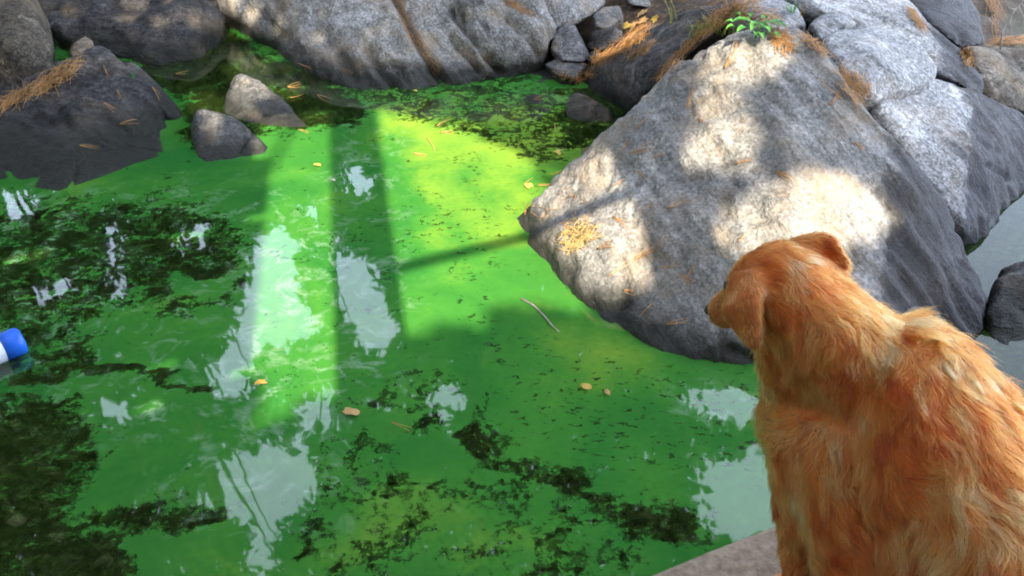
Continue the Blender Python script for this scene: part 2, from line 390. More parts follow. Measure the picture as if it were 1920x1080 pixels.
boulder('granite_boulder', 'pale granite slab split from the huge boulder, running into the lake', [
    Q(1640, 200, 3.62), Q(1662, 165, 3.78), Q(1700, 142, 3.95), Q(1755, 150, 3.95), Q(1840, 182, 4.05), Q(1925, 225, 4.2), Q(1990, 270, 4.3), P(1985, 300, 0), P(1925, 330, 0), P(1882, 374, 0),
    P(1826, 456, 0), Q(1806, 430, 3.3), Q(1776, 388, 3.34), Q(1706, 288, 3.5), Q(1670, 236, 3.56), Q(1800, 300, 3.5), Q(1820, 220, 3.85)],
    M_grey, thick=0.5, voxel=0.016, smooth=5, amp=0.018, freq=2.5, fol=(0.5, -0.5, -0.5), seed=12,
    grooves=[([(1850, 310), (1875, 325), (1900, 335)], 5, 0.02), ([(1835, 260), (1870, 285)], 5, 0.015)])
boulder('granite_boulder', 'light grey rounded boulder wedged above the split granite slab', [
    Q(1546, 75, 4.0), Q(1575, 52, 4.15), Q(1622, 44, 4.2), Q(1680, 62, 4.2), Q(1722, 84, 4.15), Q(1752, 128, 4.0), Q(1742, 158, 3.85), Q(1692, 152, 3.75), Q(1645, 190, 3.6), Q(1602, 172, 3.6), Q(1562, 118, 3.75), Q(1640, 100, 3.8)],
    M_grey, voxel=0.016, smooth=6, amp=0.018, seed=13)
boulder('granite_boulder', 'small pale round boulder peeking over the wedged grey one', [
    Q(1518, 44, 4.25), Q(1545, 26, 4.4), Q(1585, 26, 4.4), Q(1606, 42, 4.35), Q(1560, 62, 4.2), Q(1540, 75, 4.1)], M_grey, voxel=0.016, smooth=6, amp=0.012, seed=14)
boulder('granite_boulder', 'long dark-edged granite slab sloping down behind the wedged boulder', [
    Q(1440, -40, 4.9), Q(1500, 8, 4.7), Q(1560, 28, 4.6), Q(1640, 50, 4.5), Q(1712, 88, 4.4), Q(1770, 145, 4.25), Q(1838, 178, 4.2), Q(1842, 150, 4.35), Q(1800, 95, 4.6), Q(1742, 40, 4.8), Q(1690, -5, 5.0), Q(1650, -50, 5.2), Q(1740, 92, 4.4)],
    M_grey, voxel=0.018, smooth=5, amp=0.018, seed=15, fol=(0.7, -0.5, -0.3))
boulder('granite_boulder', 'dull grey blocky boulder at the top behind the long slab', [
    Q(1690, -60, 5.4), Q(1700, 5, 5.1), Q(1745, 45, 4.9), Q(1800, 92, 4.75), Q(1845, 82, 4.8), Q(1832, 30, 5.1), Q(1800, -20, 5.4), Q(1790, -60, 5.6), Q(1770, 30, 4.95)],
    M_grey, voxel=0.02, smooth=5, amp=0.02, seed=16)
boulder('granite_boulder', 'brown overhanging boulder at the right edge above the lake', [
    Q(1808, 92, 4.6), Q(1860, 84, 4.8), Q(1930, 88, 4.9), Q(2010, 110, 4.9), Q(2010, 240, 4.4), Q(1930, 215, 4.3), Q(1880, 195, 4.3), Q(1838, 168, 4.35), Q(1900, 130, 4.5)],
    M_brown, voxel=0.02, smooth=6, amp=0.025, seed=17)
boulder('granite_boulder', 'dark wet boulder standing in the lake at the right edge', [
    P(1842, 612, 0), P(1856, 642, 0), P(1925, 656, 0), P(2040, 640, 0), Q(1852, 575, 2.78), Q(1880, 512, 2.9), Q(1925, 494, 2.95), Q(2000, 500, 3.0), Q(2050, 560, 2.9)],
    M_dark, voxel=0.016, smooth=4, amp=0.018, seed=18, facets=0.015, fol=(0.3, 0.2, -0.9))
# the far side of the pond
boulder('granite_boulder', 'broad grooved granite slab rising from the far side of the pond', [
    [P(395, 18, 0), P(440, 52, 0), P(500, 92, 0), P(560, 125, 0), P(625, 152, 0), P(690, 173, 0), P(790, 168, 0), P(880, 158, 0), P(945, 146, 0), Q(990, 118, 5.4), Q(1020, 85, 5.45), Q(1034, 50, 5.5),
     Q(1010, 10, 5.6), Q(960, -30, 5.75), Q(800, -60, 5.9), Q(600, -60, 6.0), Q(420, -50, 6.3), Q(380, -10, 6.5), Q(560, 40, 5.75), Q(720, 60, 5.42), Q(880, 60, 5.4), Q(960, 70, 5.4)]],
    M_slab, thick=0.7, voxel=0.018, smooth=6, amp=0.035, freq=1.8, fol=(0.5, -0.4, -0.75), seed=21,
    grooves=[([(738, -5), (762, 40), (785, 90), (830, 150)], 7, 0.05), ([(848, 15), (880, 60), (905, 95), (940, 135)], 8, 0.06), ([(845, 62), (900, 130)], 7, 0.045),
             ([(950, 35), (985, 70), (1005, 100)], 7, 0.04), ([(690, 100), (740, 165)], 9, 0.05), ([(600, 60), (690, 160)], 16, 0.04), ([(640, 100), (665, 150)], 8, 0.03),
             ([(470, 20), (560, 100)], 14, 0.03)])
boulder('granite_boulder', 'rounded grey boulder at the top edge behind the grooved slab', [
    Q(940, -50, 6.1), Q(958, -5, 5.85), Q(1000, 30, 5.7), Q(1035, 58, 5.6), Q(1062, 50, 5.62), Q(1105, 32, 5.7), Q(1135, 8, 5.85), Q(1130, -50, 6.2), Q(1050, 5, 5.7)],
    M_slab, voxel=0.02, smooth=6, amp=0.02, seed=22)
boulder('granite_boulder', 'low boulder at the top edge above the leaf litter', [
    Q(1160, -40, 6.3), Q(1175, 6, 6.0), Q(1215, 18, 5.9), Q(1270, 18, 5.85), Q(1315, 4, 5.9), Q(1320, -40, 6.2)], M_slab, voxel=0.02, smooth=5, amp=0.02, seed=23)
boulder('granite_boulder', 'dark sloping boulder wedged left of the huge pale one', [
    P(1110, 162, 0.02), P(1150, 182, 0), P(1195, 186, 0), Q(1100, 135, 5.25), Q(1135, 96, 5.35), Q(1215, 55, 5.2), Q(1300, 28, 5.0), Q(1352, 8, 4.9), Q(1365, 45, 4.6), Q(1320, 75, 4.5), Q(1250, 135, 4.5), Q(1205, 178, 4.6), Q(1200, 120, 4.75)],
    M_dark, voxel=0.018, smooth=5, amp=0.02, seed=24)
boulder('granite_boulder', 'grey low boulder behind the orange needle tuft on the crest', [
    Q(1370, 30, 4.6), Q(1385, 5, 4.8), Q(1440, -10, 4.9), Q(1492, 18, 4.6), Q(1505, 48, 4.3), Q(1440, 48, 4.2)], M_grey, voxel=0.018, smooth=5, amp=0.015, seed=25)
for nm, lab, pts, mt, sd in [
    ('rock', 'wedge shaped grey rock leaning beside the grooved slab', [Q(1032, 92, 5.45), Q(1040, 62, 5.55), Q(1062, 44, 5.6), Q(1078, 48, 5.58), Q(1095, 88, 5.45), Q(1108, 112, 5.4), Q(1090, 116, 5.3), Q(1055, 112, 5.32)], M_small, 31),
    ('rock', 'flat dark rock just above the water by the needle drift', [Q(1020, 120, 5.35), Q(1045, 108, 5.4), Q(1088, 110, 5.35), Q(1100, 122, 5.3), Q(1078, 145, 5.18), Q(1045, 138, 5.2)], M_small, 32),
    ('rock', 'low bluish grey rock at the far waterline', [P(982, 150, 0), P(1012, 156, 0), P(1040, 150, 0), Q(984, 136, 5.4), Q(1004, 129, 5.45), Q(1038, 138, 5.35)], M_small, 33),
    ('rock', 'upright bluish rock between boulders at the top', [Q(1112, 30, 5.65), Q(1130, 16, 5.75), Q(1160, 14, 5.75), Q(1166, 36, 5.65), Q(1136, 56, 5.55), Q(1118, 50, 5.55)], M_small, 34),
    ('rock', 'dark squat rock behind the needle drift', [Q(1102, 88, 5.5), Q(1112, 62, 5.55), Q(1150, 50, 5.5), Q(1166, 62, 5.45), Q(1158, 88, 5.4), Q(1120, 98, 5.4)], M_dark, 35),
    ('rock', 'tiny round dark stone at the end of the needle drift', [Q(1104, 112, 5.32), Q(1108, 100, 5.36), Q(1120, 98, 5.36), Q(1125, 108, 5.3), Q(1116, 118, 5.28), Q(1108, 118, 5.28)], M_dark, 36),
    ('stone', 'brown cracked stone in the shallows near the far bank', [P(1062, 218, 0), P(1085, 226, 0), P(1145, 228, 0), P(1152, 214, 0), Q(1062, 190, 4.85), Q(1080, 172, 4.95), Q(1098, 180, 4.85), Q(1142, 202, 4.72), Q(1110, 205, 4.7)], M_brown, 37),
    ('stone', 'small square dark stone poking from the far shallows', [P(988, 196, 0), P(1016, 196, 0), Q(984, 178, 4.98), Q(1012, 175, 4.98), Q(1017, 186, 4.92)], M_small, 38),
    ('stone', 'low grey stone at the left frame edge by the water', [P(-40, 328, 0), P(5, 326, 0), P(12, 312, 0), Q(-5, 300, 4.25), Q(-50, 290, 4.3)], M_dark, 39),
    ('stone', 'small tan stone lying between the dark left boulders', [Q(130, 100, 5.3), Q(138, 84, 5.4), Q(160, 70, 5.5), Q(172, 78, 5.45), Q(168, 94, 5.35), Q(140, 112, 5.25)], M_brown, 40)]:
    boulder(nm, lab, pts, mt, thick=0.22, voxel=0.010, smooth=2, amp=0.008, freq=6, seed=sd, cat='rock', facets=0.008)
# the left side of the pond
boulder('granite_boulder', 'weathered grey-brown boulder in the top left corner', [
    Q(-80, 10, 5.4), Q(0, -20, 5.5), Q(52, -5, 5.45), Q(82, 40, 5.25), Q(98, 90, 5.1), Q(96, 125, 5.0), Q(68, 162, 4.9), Q(20, 178, 4.85), Q(-60, 185, 4.85), Q(20, 80, 4.95)],
    M_brown, voxel=0.018, smooth=6, amp=0.022, seed=41)
boulder('granite_boulder', 'large dark boulder at the back beside the pond inlet', [
    P(236, 112, 0), P(300, 122, 0), P(372, 108, 0), P(412, 78, 0), Q(60, 0, 6.2), Q(90, 50, 5.9), Q(150, 85, 5.75), Q(100, -60, 6.5), Q(250, -70, 6.5), Q(395, -50, 6.5), Q(415, 20, 6.2), Q(330, 30, 5.85), Q(200, 30, 5.85)],
    M_dark, voxel=0.02, smooth=6, amp=0.045, freq=2.4, seed=42, facets=0.03)
boulder('granite_boulder', 'dark angular boulder at left with an orange needle drift on its ledge', [
    [Q(-140, 230, 4.55), Q(0, 198, 4.65), Q(60, 165, 4.75), Q(150, 102, 4.95), Q(190, 88, 5.0), Q(214, 104, 4.95), Q(240, 135, 4.85), Q(290, 190, 4.7), P(315, 236, 0), P(300, 262, 0), P(240, 300, 0), P(100, 340, 0), P(60, 335, 0), P(-140, 330, 0),
     Q(205, 195, 4.58), Q(70, 235, 4.42), Q(-60, 262, 4.38)]],
    M_dark, voxel=0.012, smooth=1, amp=0.014, freq=3.6, seed=43, facets=0.02, fol=(0.6, -0.5, -0.5))
boulder('granite_boulder', 'flat wet black shelf rock at the foot of the left boulder', [
    P(66, 352, 0), P(110, 358, 0), P(240, 316, 0), P(308, 292, 0), P(302, 268, 0), Q(290, 252, 4.42), Q(200, 262, 4.28), Q(130, 290, 4.1), Q(80, 325, 3.98)],
    M_dark, voxel=0.012, smooth=1, amp=0.006, seed=44, facets=0.006)
boulder('granite_boulder', 'thin slab leaning on the right flank of the left boulder', [
    Q(232, 118, 5.0), Q(250, 118, 5.0), Q(300, 165, 4.85), P(338, 208, 0.02), P(340, 222, 0), P(318, 226, 0), Q(280, 185, 4.72), Q(245, 145, 4.85)],
    M_dark, thick=0.2, voxel=0.014, smooth=3, amp=0.010, seed=45)
boulder('rock', 'small pointed rock with a tan top beside the left boulder', [
    P(362, 262, 0), P(372, 295, 0), P(385, 306, 0), P(440, 298, 0), P(495, 288, 0), P(503, 278, 0), Q(358, 235, 4.5), Q(370, 208, 4.55), Q(385, 206, 4.55), Q(440, 221, 4.45), Q(486, 262, 4.3), Q(420, 255, 4.3)],
    M_small, thick=0.3, voxel=0.010, smooth=1, amp=0.007, freq=7, seed=46, cat='rock', facets=0.008, grooves=[([(475, 250), (455, 268), (448, 285)], 4, 0.012)])
boulder('rock', 'long pointed rock with a pale ridge behind the small pointed one', [
    P(420, 212, 0), P(470, 232, 0), P(530, 238, 0), P(578, 240, 0), P(570, 230, 0), Q(425, 180, 4.95), Q(440, 144, 5.05), Q(452, 139, 5.05), Q(492, 156, 4.95), Q(540, 196, 4.78), Q(480, 195, 4.75)],
    M_small, thick=0.3, voxel=0.010, smooth=1, amp=0.007, freq=7, seed=47, cat='rock', facets=0.008)
boulder('stone', 'brown stone just under the water left of the long pointed rock', [
    P(398, 170, -0.03), P(400, 200, -0.05), P(425, 215, -0.06), P(440, 190, -0.03), P(420, 150, -0.03), P(408, 152, -0.03)], M_brown, thick=0.2, voxel=0.012, smooth=3, amp=0.01, seed=48, cat='rock')
for k, (cx, cy, r) in enumerate([(470, 820, 90), (840, 850, 70), (1010, 930, 80), (640, 930, 80)]):
    ang = [0, 60, 120, 180, 240, 300]
    boulder('submerged_stone', ['mossy stone under the water by the pale patch', 'rounded stone under the dark open water', 'sunken stone under open water nearest the ledge', 'sunken mossy stone low in the middle of the pond'][k],
            [P(cx + r * math.cos(math.radians(a)), cy + 0.6 * r * math.sin(math.radians(a)), -0.16) for a in ang] + [P(cx + 10, cy - 8, -0.07), P(cx - 15, cy + 5, -0.08)], M_brown, thick=0.2, voxel=0.018, smooth=4, amp=0.015, seed=50 + k, cat='rock', group=None)

# ray casting against what is built so far
ALLV = np.concatenate(ALL_V)
FT = []
for F in ALL_F:
    if F.shape[1] == 4: FT += [tuple(map(int, f)) for f in F]
    else: FT += [tuple(map(int, f)) for f in F]
BVH = BVHTree.FromPolygons([tuple(v) for v in ALLV], FT)
def hit(px, py):
    d = Vector(ray(px, py)).normalized(); o = Vector((0, 0, CAM_H))
    loc, nor, i, dist = BVH.ray_cast(o, d)
    pw = Vector(P(px, py, 0.002))
    if loc is None or loc.z < 0.0: return np.array(pw), np.array([0, 0, 1.0])
    return np.array(loc), np.array(nor)
# ------------------------------------------------------------------ water with floating algae
def paint_water(V):
    px = pix(V); xy = px[:, :2].copy()
    p3 = np.stack([V[:, 0], V[:, 1], 0 * V[:, 0]], 1)
    xy[:, 0] += 30 * fbm(p3 * 3.2, 4, 61) + 16 * fbm(p3 * 12, 3, 63); xy[:, 1] += 20 * fbm(p3 * 3.2, 4, 71) + 11 * fbm(p3 * 12, 3, 73)
    alg = np.full(len(V), 0.90); yel = np.full(len(V), 0.30); spk = np.zeros(len(V))
    def put(arr, poly, val, soft=18):
        m = sstep(-soft, soft, poly_dist(xy, poly)); arr += (val - arr) * m
    put(alg, [(230, 110), (420, 40), (560, 110), (700, 160), (680, 215), (600, 250), (500, 262), (340, 250), (320, 200)], 0.16, 24)
    put(alg, [(600, 140), (950, 140), (1080, 160), (1170, 190), (1190, 270), (1090, 300), (1010, 300), (880, 262), (690, 225)], 0.46, 30)
    put(alg, [(1035, 150), (1180, 165), (1230, 230), (1170, 262), (1050, 236)], 0.22, 16)
    put(alg, [(-60, 395), (120, 372), (260, 366), (390, 382), (470, 440), (480, 520), (440, 585), (330, 600), (190, 575), (60, 640), (-60, 640)], 0.33, 50)
    put(alg, [(-60, 640), (70, 630), (240, 640), (230, 680), (90, 705), (-60, 720)], 0.38, 18)
    put(alg, [(-60, 735), (70, 740), (160, 775), (215, 850), (150, 930), (165, 985), (330, 938), (440, 950), (420, 985), (270, 1005), (200, 1130), (-60, 1130)], 0.18, 60)
    put(alg, [(556, 640), (700, 650), (860, 700), (900, 800), (830, 860), (720, 800), (600, 760)], 0.52, 18)
    put(alg, [(860, 790), (890, 740), (930, 800), (1000, 850), (1080, 890), (1200, 925), (1345, 985), (1300, 1040), (1180, 1000), (1060, 930), (960, 905), (870, 870), (840, 830)], 0.22, 34)
    put(alg, [(580, 840), (760, 815), (860, 880), (1000, 925), (1100, 960), (1240, 1060), (1220, 1130), (600, 1130), (540, 1000)], 0.56, 18)
    for poly in ([(795, 750), (890, 735), (900, 800), (820, 808)], [(745, 830), (830, 815), (868, 890), (780, 902)], [(225, 1005), (470, 985), (510, 1090), (230, 1110)],
                 [(140, 650), (210, 640), (230, 680), (170, 690)], [(330, 500), (420, 505), (410, 560), (330, 555)]):
        put(alg, poly, 0.95, 12)
    put(alg, [(1470, 640), (1700, 660), (1800, 640), (1860, 700), (1990, 760), (1990, 840), (1700, 800)], 0.55, 40)
    ln = line_dist(xy, [(-20, 712), (150, 692), (205, 678), (260, 700), (330, 702), (420, 722)]); alg *= 1 - 0.9 * np.exp(-(ln / 9) ** 2)
    lake = sstep(-0.1, 0.15, V[:, 0] - (1.50 - 0.22 * (V[:, 1] - 2.7))) * sstep(2.05, 2.6, V[:, 1] + 0.25 * vnoise(p3 * 2, 4))
    alg *= 1 - lake
    far = sstep(9, 14, np.hypot(V[:, 0], V[:, 1])); alg *= 1 - far
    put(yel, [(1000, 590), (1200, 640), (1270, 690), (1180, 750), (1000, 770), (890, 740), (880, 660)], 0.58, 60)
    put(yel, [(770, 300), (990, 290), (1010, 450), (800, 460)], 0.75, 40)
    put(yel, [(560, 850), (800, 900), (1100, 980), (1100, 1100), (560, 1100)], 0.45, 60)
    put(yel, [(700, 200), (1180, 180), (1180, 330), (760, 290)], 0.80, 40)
    put(spk, [(880, 620), (1200, 680), (1460, 690), (1470, 900), (1200, 900), (960, 800)], 1.0, 50)
    for line in ([(775, 360), (830, 410), (880, 440), (930, 500)], [(870, 300), (900, 370), (960, 430)], [(760, 430), (830, 470), (890, 540), (900, 620)], [(930, 650), (1040, 690), (1200, 715), (1420, 740)]):
        spk = np.maximum(spk, 1.2 * np.exp(-(line_dist(xy, line) / 13) ** 2))
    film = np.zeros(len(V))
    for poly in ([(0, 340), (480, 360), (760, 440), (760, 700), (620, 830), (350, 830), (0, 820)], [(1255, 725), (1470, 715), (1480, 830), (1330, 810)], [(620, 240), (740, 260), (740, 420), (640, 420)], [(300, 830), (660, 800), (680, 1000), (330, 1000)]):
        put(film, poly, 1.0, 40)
    put(alg, [(490, 240), (1000, 300), (1080, 420), (1060, 540), (760, 700), (480, 820)], 0.76, 30)
    return alg, yel, spk, film, lake
m, out, N, L = new_mat('pond_water')
tc = N('TexCoord'); pos = tc.outputs['Object']
def attr(nm):
    a = N('Attribute'); a.attribute_name = nm; return a.outputs['Fac']
alg, yel, spk = attr('algae'), attr('yellow'), attr('speck')
nA = noise(N, L, pos, 7.5, 7, 0.68, 0.8); nB = noise(N, L, pos, 38, 4, 0.7, 0.3); nC = noise(N, L, pos, 2.2, 4, 0.6, 0.5)
s = math_n(N, L, 'MULTIPLY_ADD', math_n(N, L, 'SUBTRACT', nA, 0.5), 1.7, alg)
s = math_n(N, L, 'MULTIPLY_ADD', math_n(N, L, 'SUBTRACT', nB, 0.5), 1.05, s)
mk = N('MapRange', interpolation_type='SMOOTHSTEP'); mk.inputs['From Min'].default_value = 0.28; mk.inputs['From Max'].default_value = 0.62; L(s, mk.inputs['Value'])
# dark flecks of debris in the scum
mpv = N('Mapping'); mpv.inputs['Rotation'].default_value = (0, 0, 0.7); mpv.inputs['Scale'].default_value = (0.65, 1.25, 1); L(pos, mpv.inputs['Vector'])
nF = noise(N, L, mpv.outputs[0], 36, 4, 0.62, 0.6)
fr2 = N('MapRange', interpolation_type='SMOOTHSTEP'); fr2.inputs['From Min'].default_value = 0.575; fr2.inputs['From Max'].default_value = 0.64; L(nF, fr2.inputs['Value'])
fl = math_n(N, L, 'MULTIPLY', fr2.outputs[0], spk, clamp=True)
mask = math_n(N, L, 'MULTIPLY', mk.outputs[0], math_n(N, L, 'MULTIPLY_ADD', fl, -0.85, 1.0), clamp=True)
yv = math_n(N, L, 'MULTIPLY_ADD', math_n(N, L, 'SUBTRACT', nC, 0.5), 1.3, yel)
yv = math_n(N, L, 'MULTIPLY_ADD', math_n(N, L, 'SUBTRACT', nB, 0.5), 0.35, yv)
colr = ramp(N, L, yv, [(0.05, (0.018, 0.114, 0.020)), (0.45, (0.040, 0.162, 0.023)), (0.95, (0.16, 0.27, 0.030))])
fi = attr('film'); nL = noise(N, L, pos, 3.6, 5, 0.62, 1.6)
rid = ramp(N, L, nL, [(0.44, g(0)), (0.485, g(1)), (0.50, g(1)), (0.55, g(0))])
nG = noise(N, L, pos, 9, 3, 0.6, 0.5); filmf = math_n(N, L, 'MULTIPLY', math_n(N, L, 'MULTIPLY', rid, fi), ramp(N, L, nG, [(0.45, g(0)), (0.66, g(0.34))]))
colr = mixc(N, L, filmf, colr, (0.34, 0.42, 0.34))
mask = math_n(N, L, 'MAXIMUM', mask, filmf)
bm1 = N('Bump'); bm1.inputs['Strength'].default_value = 0.022; bm1.inputs['Distance'].default_value = 0.02
rip = noise(N, L, pos, 5.5, 2, 0.5, 0.2); L(rip, bm1.inputs['Height'])
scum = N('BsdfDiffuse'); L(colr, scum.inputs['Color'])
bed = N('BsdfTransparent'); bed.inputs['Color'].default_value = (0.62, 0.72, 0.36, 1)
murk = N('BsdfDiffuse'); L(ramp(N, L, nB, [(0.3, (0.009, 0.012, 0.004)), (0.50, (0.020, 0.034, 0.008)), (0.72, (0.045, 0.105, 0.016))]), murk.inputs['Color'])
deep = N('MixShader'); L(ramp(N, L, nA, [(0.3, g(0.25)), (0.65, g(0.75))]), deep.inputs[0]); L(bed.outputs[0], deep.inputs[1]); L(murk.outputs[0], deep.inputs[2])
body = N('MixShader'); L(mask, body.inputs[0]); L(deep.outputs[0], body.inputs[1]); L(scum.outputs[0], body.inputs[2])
gl = N('BsdfGlossy'); gl.inputs['Roughness'].default_value = 0.022; L(bm1.outputs[0], gl.inputs['Normal'])
fr = N('Fresnel'); fr.inputs['IOR'].default_value = 1.5; L(bm1.outputs[0], fr.inputs['Normal']); L(math_n(N, L, 'MULTIPLY_ADD', attr('lake'), -0.20, 1.5), fr.inputs['IOR'])
top = N('MixShader'); L(fr.outputs[0], top.inputs[0]); L(body.outputs[0], top.inputs[1]); L(gl.outputs[0], top.inputs[2])
L(top.outputs[0], out.inputs[0]); M_water = m
water, WV, WF = grid_obj('water', axis_vals(-3.0, 2.6, 0.02, 600), axis_vals(1.0, 6.6, 0.02, 900), lambda x, y: 0 * x, M_water)
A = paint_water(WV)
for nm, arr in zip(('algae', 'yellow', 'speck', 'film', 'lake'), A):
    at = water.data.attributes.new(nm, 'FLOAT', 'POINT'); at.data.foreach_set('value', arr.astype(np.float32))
tag(water, kind='structure')

# ------------------------------------------------------------------ concrete ledge and unseen timber screen shaping the sun patches, both along the same line
DU, DN = np.array([0.90, 0.436]), np.array([-0.436, 0.90])      # along the ledge / out over the water
E0 = P(1200, 1080, 0.35)[:2]; VEDGE = float(DN @ E0)
def uv(u, v, z): return np.array([DU[0] * u + DN[0] * v, DU[1] * u + DN[1] * v, z])
prof = [(VEDGE, -0.6), (VEDGE, 0.325), (VEDGE - 0.006, 0.34), (VEDGE - 0.02, 0.35), (-6, 0.35), (-6, -0.6)]
mb = MB(); us = np.linspace(-7, 7, 57)
for k in range(len(us) - 1):
    pass
V = [uv(u, v + (0.004 * math.sin(u * 9) if j in (1, 2, 3) else 0), z) for u in us for j, (v, z) in enumerate(prof)]; n = len(prof)
F = [(k * n + j, k * n + (j + 1) % n, (k + 1) * n + (j + 1) % n, (k + 1) * n + j) for k in range(len(us) - 1) for j in range(n)]
F += [tuple(range(n))[::-1], tuple((len(us) - 1) * n + j for j in range(n))]
ledge = mesh_obj('concrete_ledge', V, F, M_dock, smooth=False)
tag(ledge, 'weathered brown-grey concrete ledge that the dog is on', 'ledge')

SLITS = [((5, 492), (95, 468), 9), ((318, 452), (382, 436), 8), ((462, 412), (497, 402), 7), ((268, 694), (352, 672), 10), ((238, 772), (300, 754), 10), ((140, 805), (175, 796), 8), ((290, 832), (330, 822), 5), ((430, 700), (482, 690), 8)]
WBACK = 0.6                                                     # the wall stands this far behind the camera
def wall_uz(p):
    s = (DN @ p[:2] + WBACK) / 0.0 if False else (DN @ p[:2] + WBACK) / -(DN @ SUN[:2])
    q = p + SUN * s; return float(DU @ q[:2]), float(q[2])
def srf(px, py): return hit(px, py)[0]
uL = 0.5 * (wall_uz(P(497, 260))[0] + wall_uz(P(482, 780))[0])
uB0, uB1 = wall_uz(P(618, 300))[0], wall_uz(P(727, 380))[0]
uC = np.mean([wall_uz(srf(1172, y))[0] for y in (260, 320, 400, 460)])
zTop = wall_uz(P(720, 175))[1]; zBot1 = wall_uz(P(490, 800))[1]; zBot2 = wall_uz(P(930, 740))[1]
zRail = wall_uz(P(870, 473))[1]
zTopL = wall_uz(P(480, 300))[1]
opens = [(-6.0, uL, zTopL, zTop), (uL, uB0, zBot1, zTop), (uB1, uC, zBot2, zTop)]  # cut where sun rays to the wanted sun patches cross the wall
for a, b_, th in SLITS:
    (u0, z0), (u1, z1) = wall_uz(P(*a)), wall_uz(P(*b_)); zc = 0.5 * (z0 + z1)
    zt = abs(wall_uz(P(a[0], a[1] - th))[1] - wall_uz(P(a[0], a[1] + th))[1]) * 0.5
    opens.append((u0, u1, zc - zt / 2 - 0.012, zc + zt / 2 + 0.012))
sun_screen = empty('timber_screen', tuple(uv(0, -WBACK - 2, 0.35)))  # unseen screen, added to cast the opening, post and rail shadows
def hpart(name, mb_, mat):
    o = mb_.build(name, mat); o.parent = sun_screen; o.matrix_parent_inverse = sun_screen.matrix_world.inverted(); 
    o.location = tuple(-np.array(sun_screen.location)); return o
ub = sorted({-6.0, uC + 0.22, *[x for o in opens for x in o[:2]]}); zb = sorted({0.35, zTop, *[x for o in opens for x in o[2:]]})
mb = MB()
def ubox(mb, u0, u1, v0, v1, z0, z1):
    c = [uv(u, v, z) for z in (z0, z1) for (u, v) in ((u0, v0), (u1, v0), (u1, v1), (u0, v1))]
    mb.add(c, [(3, 2, 1, 0), (4, 5, 6, 7), (0, 1, 5, 4), (1, 2, 6, 5), (2, 3, 7, 6), (3, 0, 4, 7)])
for u0, u1 in zip(ub[:-1], ub[1:]):
    run = None
    for z0, z1 in zip(zb[:-1], zb[1:]):
        um, zm = (u0 + u1) / 2, (z0 + z1) / 2
        solid = not any(o[0] < um < o[1] and o[2] < zm < o[3] for o in opens)
        if solid: run = (run[0], z1) if run else (z0, z1)
        if (not solid or z1 == zb[-1]) and run: ubox(mb, u0, u1, -WBACK - 0.018, -WBACK, *run); run = None
hpart('wall', mb, M_wall)
mb = MB(); ubox(mb, uB1, uC, -WBACK - 0.018, -WBACK + 0.022, zRail - 0.022, zRail + 0.022); hpart('rail', mb, M_wall)
for u in (-5.9, -4.0, -2.2, uL - 0.2, uC + 0.1):
    mb = MB(); ubox(mb, u - 0.07, u + 0.07, -WBACK - 0.16, -WBACK - 0.021, 0.353, (zTop if u > uL - 0.3 else zTopL) - 0.01); hpart('post', mb, M_wall)
mb = MB(); ubox(mb, uL - 0.10, uC + 0.27, -WBACK - 0.12, -WBACK + 0.06, zTop + 0.003, zTop + 0.06); hpart('cap_board', mb, M_wall)
tag(sun_screen, 'tall brown timber screen wall with openings behind the viewer', 'wall')

# ------------------------------------------------------------------ trees (far bank, seen mirrored in the pond; and unseen ones placed to shade the pond)
LIT = [[(420, 235), (700, 205), (860, 235), (1010, 315), (1060, 340), (1150, 240), (1240, 200), (1250, 540), (1180, 590), (1000, 590), (800, 640), (700, 690), (640, 760), (430, 860)],
       [(1264, 295), (1275, 350), (1335, 330), (1430, 295), (1450, 240), (1400, 205), (1300, 218)], [(1290, 188), (1380, 195), (1485, 135), (1480, 78), (1350, 78), (1285, 140)],
       [(1300, 450), (1335, 380), (1415, 330), (1520, 308), (1635, 335), (1705, 400), (1665, 465), (1560, 490), (1420, 515), (1325, 500)],
       [(355, 185), (440, 190), (525, 255), (510, 310), (430, 300)], [(440, 118), (510, 135), (610, 230), (560, 262), (470, 200)],
       [(1105, 100), (1180, 60), (1225, 45), (1230, 60), (1160, 110)], [(970, 420), (1050, 350), (1170, 240), (1240, 240), (1230, 520), (1090, 530)]] + [[(a_[0] - 35, a_[1] - 30), (b_[0] + 35, b_[1] - 40), (b_[0] + 35, b_[1] + 30), (a_[0] - 35, a_[1] + 40)] for a_, b_, _ in SLITS]
GAPS = [[(430, 645), (485, 440), (540, 425), (556, 480), (560, 545), (604, 615), (545, 640), (480, 660), (465, 740), (400, 740), (385, 700)],
        [(604, 470), (685, 480), (740, 590), (735, 640), (690, 665), (650, 600), (618, 555)], [(395, 905), (450, 850), (560, 832), (600, 890), (560, 965), (450, 975), (370, 940)],
        [(1305, 885), (1360, 855), (1480, 830), (1480, 1010), (1370, 1015), (1310, 975)], [(1255, 735), (1440, 725), (1480, 800), (1350, 795)],
        [(490, 1000), (520, 990), (500, 1100), (470, 1100)], [(-20, 365), (70, 362), (60, 410), (-20, 420)], [(35, 540), (140, 530), (145, 548), (40, 562)], [(600, 780), (640, 770), (600, 810), (570, 800)],
        [(205, 420), (228, 430), (222, 500), (232, 560), (215, 560), (205, 490)], [(190, 750), (245, 745), (250, 790), (200, 800)], [(330, 440), (400, 420), (380, 460), (335, 470)],
        [(570, 380), (600, 400), (640, 470), (605, 460)], [(560, 760), (640, 720), (650, 790), (570, 800)], [(640, 300), (700, 330), (690, 370), (650, 360)], [(805, 745), (850, 730), (860, 765), (820, 790)]]
def in_polys(xy, polys, grow):
    m = np.zeros(len(xy), bool)
    for p in polys: m |= poly_dist(xy, p) > -grow
    return m
